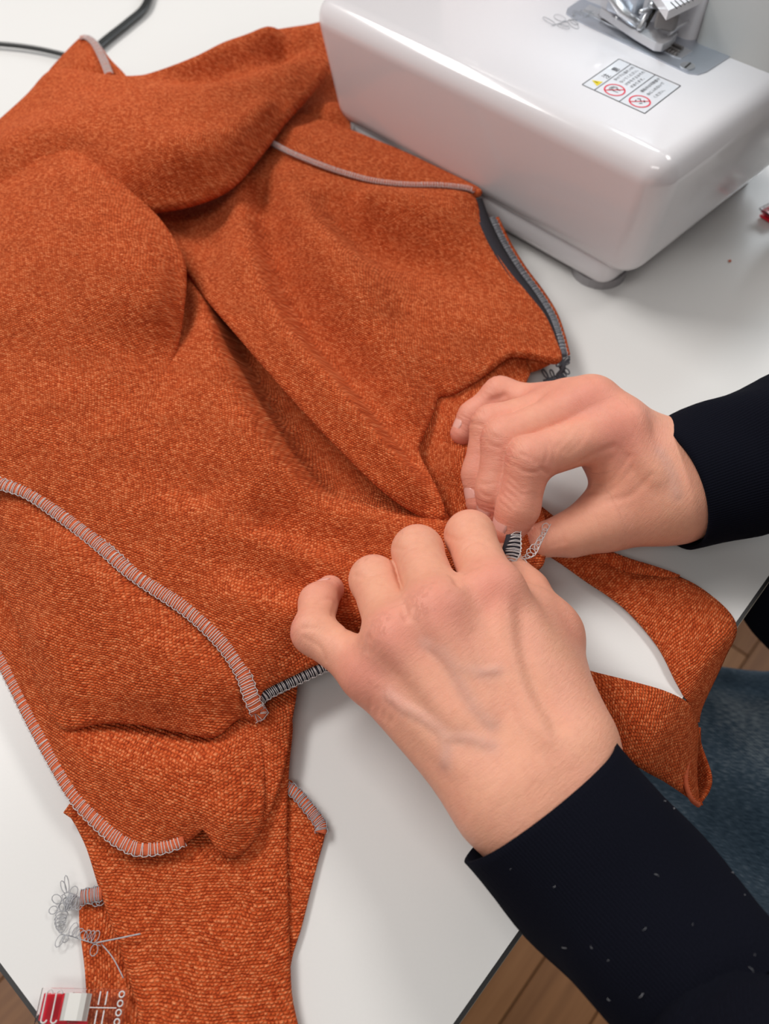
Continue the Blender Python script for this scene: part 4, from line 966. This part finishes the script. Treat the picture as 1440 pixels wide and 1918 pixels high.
H.pink += [(npv(fin[k][1]), npv(fin[k][3]), 0.014) for k in 'imrp']
far = H.mesh('hand', M['skin']); keep(far, person); far['label'] = 'far hand, pinching the band between thumb and forefinger'
for k, dv, r, wd, ln in (('p', (-0.9, 0.1, 0.6), .0066, .0047, .0105), ('m', (-0.8, -0.2, 0.5), .0080, .0058, .012), ('i', (-0.85, -0.2, 0.5), .0082, .0060, .0125), ('r', (-0.8, -0.1, 0.4), .0076, .0052, .011)):
    n_ = nail(person, fin[k][2], fin[k][3], Vector(dv), r, wd, ln); n_.parent = far

# ------------------------------------------------------------------ sleeves, torso, jeans
def sleeve(name, path, ra, rb, label=None, wr=0.0014, seed=1, tilt=0.0, n=5):
    path = catmull(path, n); L = len(path); rnd = np.random.RandomState(seed); ph = rnd.uniform(0, 6.28, 6)
    V, F, uv = [], [], []; sd_ = 48; acc = 0
    rings = [(0, -0.0016, 0.010), (0, -0.0014, 0.0)] + [(i, 0.0, 0.0) for i in range(L)]       # inner lip, rim, outside
    for ri, (i, dr, ins) in enumerate(rings):
        p = path[i]; tt = (path[min(i+1, L-1)] - path[max(i-1, 0)]).normalized(); b_ = tt.cross(Vector((0, 0, 1))).normalized(); nn = b_.cross(tt)
        if ri > 2: acc += (path[i] - path[i-1]).length
        fa = i / (L - 1); A, B = ra(fa) + dr, rb(fa) + dr
        for k in range(sd_):
            a = 2 * math.pi * k / sd_
            w = wr * (math.sin(3 * a + acc * 55 + ph[0]) + math.sin(2 * a - acc * 80 + ph[1]) + 0.6 * math.sin(5 * a + acc * 120 + ph[2])) * min(1, acc / 0.03)
            V.append(p + tt * (ins + tilt * math.sin(a) * max(0, 1 - acc / 0.05)) + b_ * math.cos(a) * (A + w) + nn * math.sin(a) * (B + w)); uv.append((a * 0.033, acc))
    for i in range(len(rings) - 1):
        for k in range(sd_): F.append((i*sd_+k, i*sd_+(k+1) % sd_, (i+1)*sd_+(k+1) % sd_, (i+1)*sd_+k))
    o = newmesh(name, V, F, M['navy'], None, True, uv); keep(o, person)
    if label: o['label'] = label
    return o
near_sl = sleeve('sleeve', [P(1014, 1500, .046), P(1107, 1608, .047), P(1200, 1714, .048), P(1295, 1822, .050), P(1420, 1965, .055), P(1640, 2200, .09), Vector((0.27, -0.10, 0.14)), Vector((0.45, 0.08, 0.36))],
    lambda f: 0.0338 - 0.0045 * min(f / 0.45, 1) + 0.04 * max(0, f - 0.6), lambda f: 0.0265 + 0.05 * max(0, f - 0.6), None, 0.0009, 1, 0.008)
far_sl = sleeve('sleeve', [P(1254, 915, .0370), P(1340, 884, .040), P(1440, 850, .044), P(1560, 815, .05), P(1900, 760, .07), Vector((0.46, 0.30, 0.16)), Vector((0.61, 0.33, 0.36))], lambda f: 0.0300 + 0.016 * f, lambda f: 0.0270 + 0.014 * f, None, 0.001, 4, 0.003)

def lint(sl, cx, n, seed):
    rnd = random.Random(seed); g = Geo(); me = sl.data
    cand = []
    for r_ in range(3, min(24, len(me.vertices) // 48)):
        ring_ = [v.co.copy() for v in me.vertices[r_ * 48:(r_ + 1) * 48]]; mid = sum(ring_, Vector()) / 48
        cand += [(c, (c - mid).normalized()) for c in ring_ if (c - mid).normalized().z > 0.35]
    for _ in range(n):
        c, nn = rnd.choice(cand); a = rnd.uniform(0, 6.28); L = rnd.uniform(0.0006, 0.0022); t1 = nn.cross(Vector((math.cos(a), math.sin(a), 0.2))).normalized()
        c = c + t1 * rnd.uniform(-.004, .004) + nn * 0.0004
        g.tube([c, c + t1 * L * 0.5 + nn * 0.0004, c + t1 * L + nn.cross(t1) * L * 0.25], rnd.uniform(0.00003, 0.000075), 4)
    o = g.build('lint', M['thread_grey']); o.parent = sl; o['kind'] = 'stuff'
lint(near_sl, 0, 22, 3); lint(far_sl, 0, 3, 5)
# bunched hem of the sweater at the lap
hem = sleeve('sweater_hem', [P(1425, 1075, -.10), P(1470, 1115, -.10), P(1560, 1180, -.11), P(1700, 1260, -.12)], lambda f: 0.020 + 0.03 * f, lambda f: 0.018 + 0.03 * f, None, 0.002, 9)
# sweater body beside the table
tv, tf, tu = [], [], []
for i in range(13):
    z = -0.26 + i * 0.055; kx = 0.155 + 0.03 * math.sin(i / 12 * math.pi) - (0.09 if i == 12 else 0); ky = kx * 0.66
    for k in range(40):
        a = 2 * math.pi * k / 40; p = Vector((0.56, 0.205, z)) + Vector((0.51, 0.86, 0)) * math.cos(a) * kx + Vector((0.86, -0.51, 0)) * math.sin(a) * ky; tv.append(p); tu.append((a * 0.15, z))
for i in range(12):
    for k in range(40): tf.append((i*40+k, i*40+(k+1) % 40, (i+1)*40+(k+1) % 40, (i+1)*40+k))
keep(newmesh('sweater_body', tv, tf + [tuple(480 + k for k in range(40))], M['navy'], None, True, tu), person)
# jeans thigh under the table edge
def limb(name, path, r, mat, parent, seed=0):
    path = catmull(path, 8); L = len(path); V, F, uv = [], [], []; sd_ = 40; acc = 0
    for i, p in enumerate(path):
        tt = (path[min(i+1, L-1)] - path[max(i-1, 0)]).normalized(); b_ = tt.cross(Vector((0, 0, 1))).normalized(); nn = b_.cross(tt)
        if i: acc += (p - path[i-1]).length
        rr = r(i / (L - 1))
        for k in range(sd_):
            a = 2 * math.pi * k / sd_; w = 0.0025 * math.sin(3 * a + acc * 40) + 0.002 * math.sin(2 * a - acc * 63 + 1)
            V.append(p + b_ * math.cos(a) * (rr + w) + nn * math.sin(a) * (rr * 0.92 + w)); uv.append((a * 0.085, acc))
    for i in range(L - 1):
        for k in range(sd_): F.append((i*sd_+k, i*sd_+(k+1) % sd_, (i+1)*sd_+(k+1) % sd_, (i+1)*sd_+k))
    F += [tuple(range(sd_))[::-1], tuple((L-1)*sd_+k for k in range(sd_))]
    return keep(newmesh(name, V, F, mat, None, True, uv), parent)
limb('trouser_leg', [P(1050, 1400, -.24), P(1250, 1450, -.235), P(1480, 1500, -.23), P(1800, 1540, -.22)], lambda f: 0.074 + 0.02 * f, M['denim'], person)

# ------------------------------------------------------------------ cords, clips, specks
g = Geo(); g.tube(catmull(PL([(-120, 75, .004), (-20, 81, .004), (50, 88, .004), (110, 100, .004), (170, 118, .004), (230, 150, .004)]), 8), 0.0019, 10)
tag(g.build('power_cord', M['cord']), 'thin black cord lying on the table behind the garment', 'cord')
g = Geo()
for off in (-1, 1): g.tube([p + Vector((0.0014 * off, -0.0012 * off, 0)) for p in catmull(PL([(150, 120, .004), (195, 78, .004), (240, 42, .004), (272, 12, .004), (285, -30, .004), (290, -80, .004)]), 8)], 0.0023, 10)
tag(g.build('power_cord', M['cord']), 'thick twin black cord rising to the top edge behind the folded tip', 'cord')

def clip(name, c, ang, label, scale=1.0):
    root = empty(name, c); root.rotation_euler = (0, 0, ang)
    tag(root, label, 'clip', 'sewing clips')
    def part(nm, g_, mat, bev=0.0, par=root):
        o = g_.build(nm, mat, par, False)
        if bev: bevel(o, bev, 2)
        return o
    T = Matrix.Translation; L, Wd = 0.030, 0.0112
    low = Geo(); q = [(-0.0135, 0.0006), (-0.0135, 0.0019), (-0.004, 0.0021), (0.0135, 0.0014), (0.0135, 0.0004)]
    low.add([(x, y, z) for y in (-Wd * 0.46 - 0.0012, Wd * 0.46 - 0.0012) for x, z in q], [(0, 1, 2, 3, 4)[::-1], (5, 6, 7, 8, 9)] + [(i, (i + 1) % 5, 5 + (i + 1) % 5, 5 + i) for i in range(5)])
    part('lower_jaw', low, M['red'])
    up = part('upper_jaw', Geo().box(T((0, 0, 0.0062)), L, Wd, 0.0014), M['clear'], 0.0004)
    part('hinge', Geo().box(T((-0.0030, 0, 0.0038)), 0.003, Wd * 0.8, 0.0030), M['clear'], 0.0003)
    part('grip', Geo().box(T((-0.0104, 0, 0.0046)), 0.0080, Wd * 0.74, 0.0010), M['red_clear'], 0.0004)
    part('inner_bar', Geo().box(T((-0.0066, 0, 0.0048)), 0.0022, Wd * 0.74, 0.0012), M['red'], 0.0003)
    for k in range(2):
        x = -0.0118 + 0.0034 * k; hw, hh_ = 0.0010, Wd * 0.34; loop_ = [Vector((x + hw * math.cos(a), (hh_ if math.sin(a) >= 0 else -hh_) + hw * math.sin(a), 0.0070)) for a in [2 * math.pi * i / 16 for i in range(17)]]
        V, F = tube_arrays(loop_, 0.00030, 5); newmesh('grip_rib', V, F, M['thread'], up)
    for k in range(2):
        for s_ in (-1, 1): Geo().box(T((0.0058 + 0.0024 * k, s_ * Wd * 0.25, 0.0070)), 0.0004, Wd * 0.36, 0.0004).build('jaw_rib', M['thread'], up, False)
    Geo().box(T((0.007, 0, 0.0070)), 0.0105, 0.0003, 0.0003).build('jaw_rib', M['thread'], up, False)
    for k in range(4):
        cc = Vector((0.0133, (k - 1.5) * 0.0027, 0.0071)); q = [cc + Vector((math.cos(a) * 0.0009, math.sin(a) * 0.0009, 0)) for a in [2 * math.pi * i / 14 for i in range(15)]]
        V, F = tube_arrays(q, 0.00028, 5); newmesh('ring_mark', V, F, M['thread'], up)
    prof = [(-0.0058, 0.0070), (-0.0052, 0.0084), (-0.0040, 0.0089), (0.0000, 0.0089), (0.0014, 0.0084), (0.0022, 0.0072), (0.0026, 0.0068)]
    V, F = [], []
    for x, z in prof: V += [(x, -Wd * 0.36, z), (x, Wd * 0.36, z)]
    for i in range(len(prof) - 1): F.append((2*i, 2*i+1, 2*i+3, 2*i+2))
    sp = newmesh('spring', V, F, M['spring'], root, False); s_ = sp.modifiers.new('solid', 'SOLIDIFY'); s_.thickness = 0.0006
    return root
c1 = P(158, 1888, .0033)
clip('sewing_clip', (c1.x, c1.y, .0002), R(-1), 'clear and red clip with steel spring on the garment edge at lower left')
c2 = P(1454, 400, 0)
clip('sewing_clip', (c2.x, c2.y, 0.0004), R(35), 'red clip lying on the bare table right of the machine')

def speck(px, py, z, r, label):
    bm = bmesh.new(); bmesh.ops.create_icosphere(bm, subdivisions=2, radius=r)
    rnd = random.Random(int(px))
    for v in bm.verts: v.co *= rnd.uniform(0.7, 1.2); v.co.z *= 0.6
    me = bpy.data.meshes.new('lint_speck'); bm.to_mesh(me); bm.free(); o = link('lint_speck', me, M['speck']); o.location = P(px, py, z) + Vector((0, 0, r * 0.5)); tag(o, label, 'lint')
speck(1366, 490, 0, 0.0012, 'tiny orange lint speck on the table right of the machine')
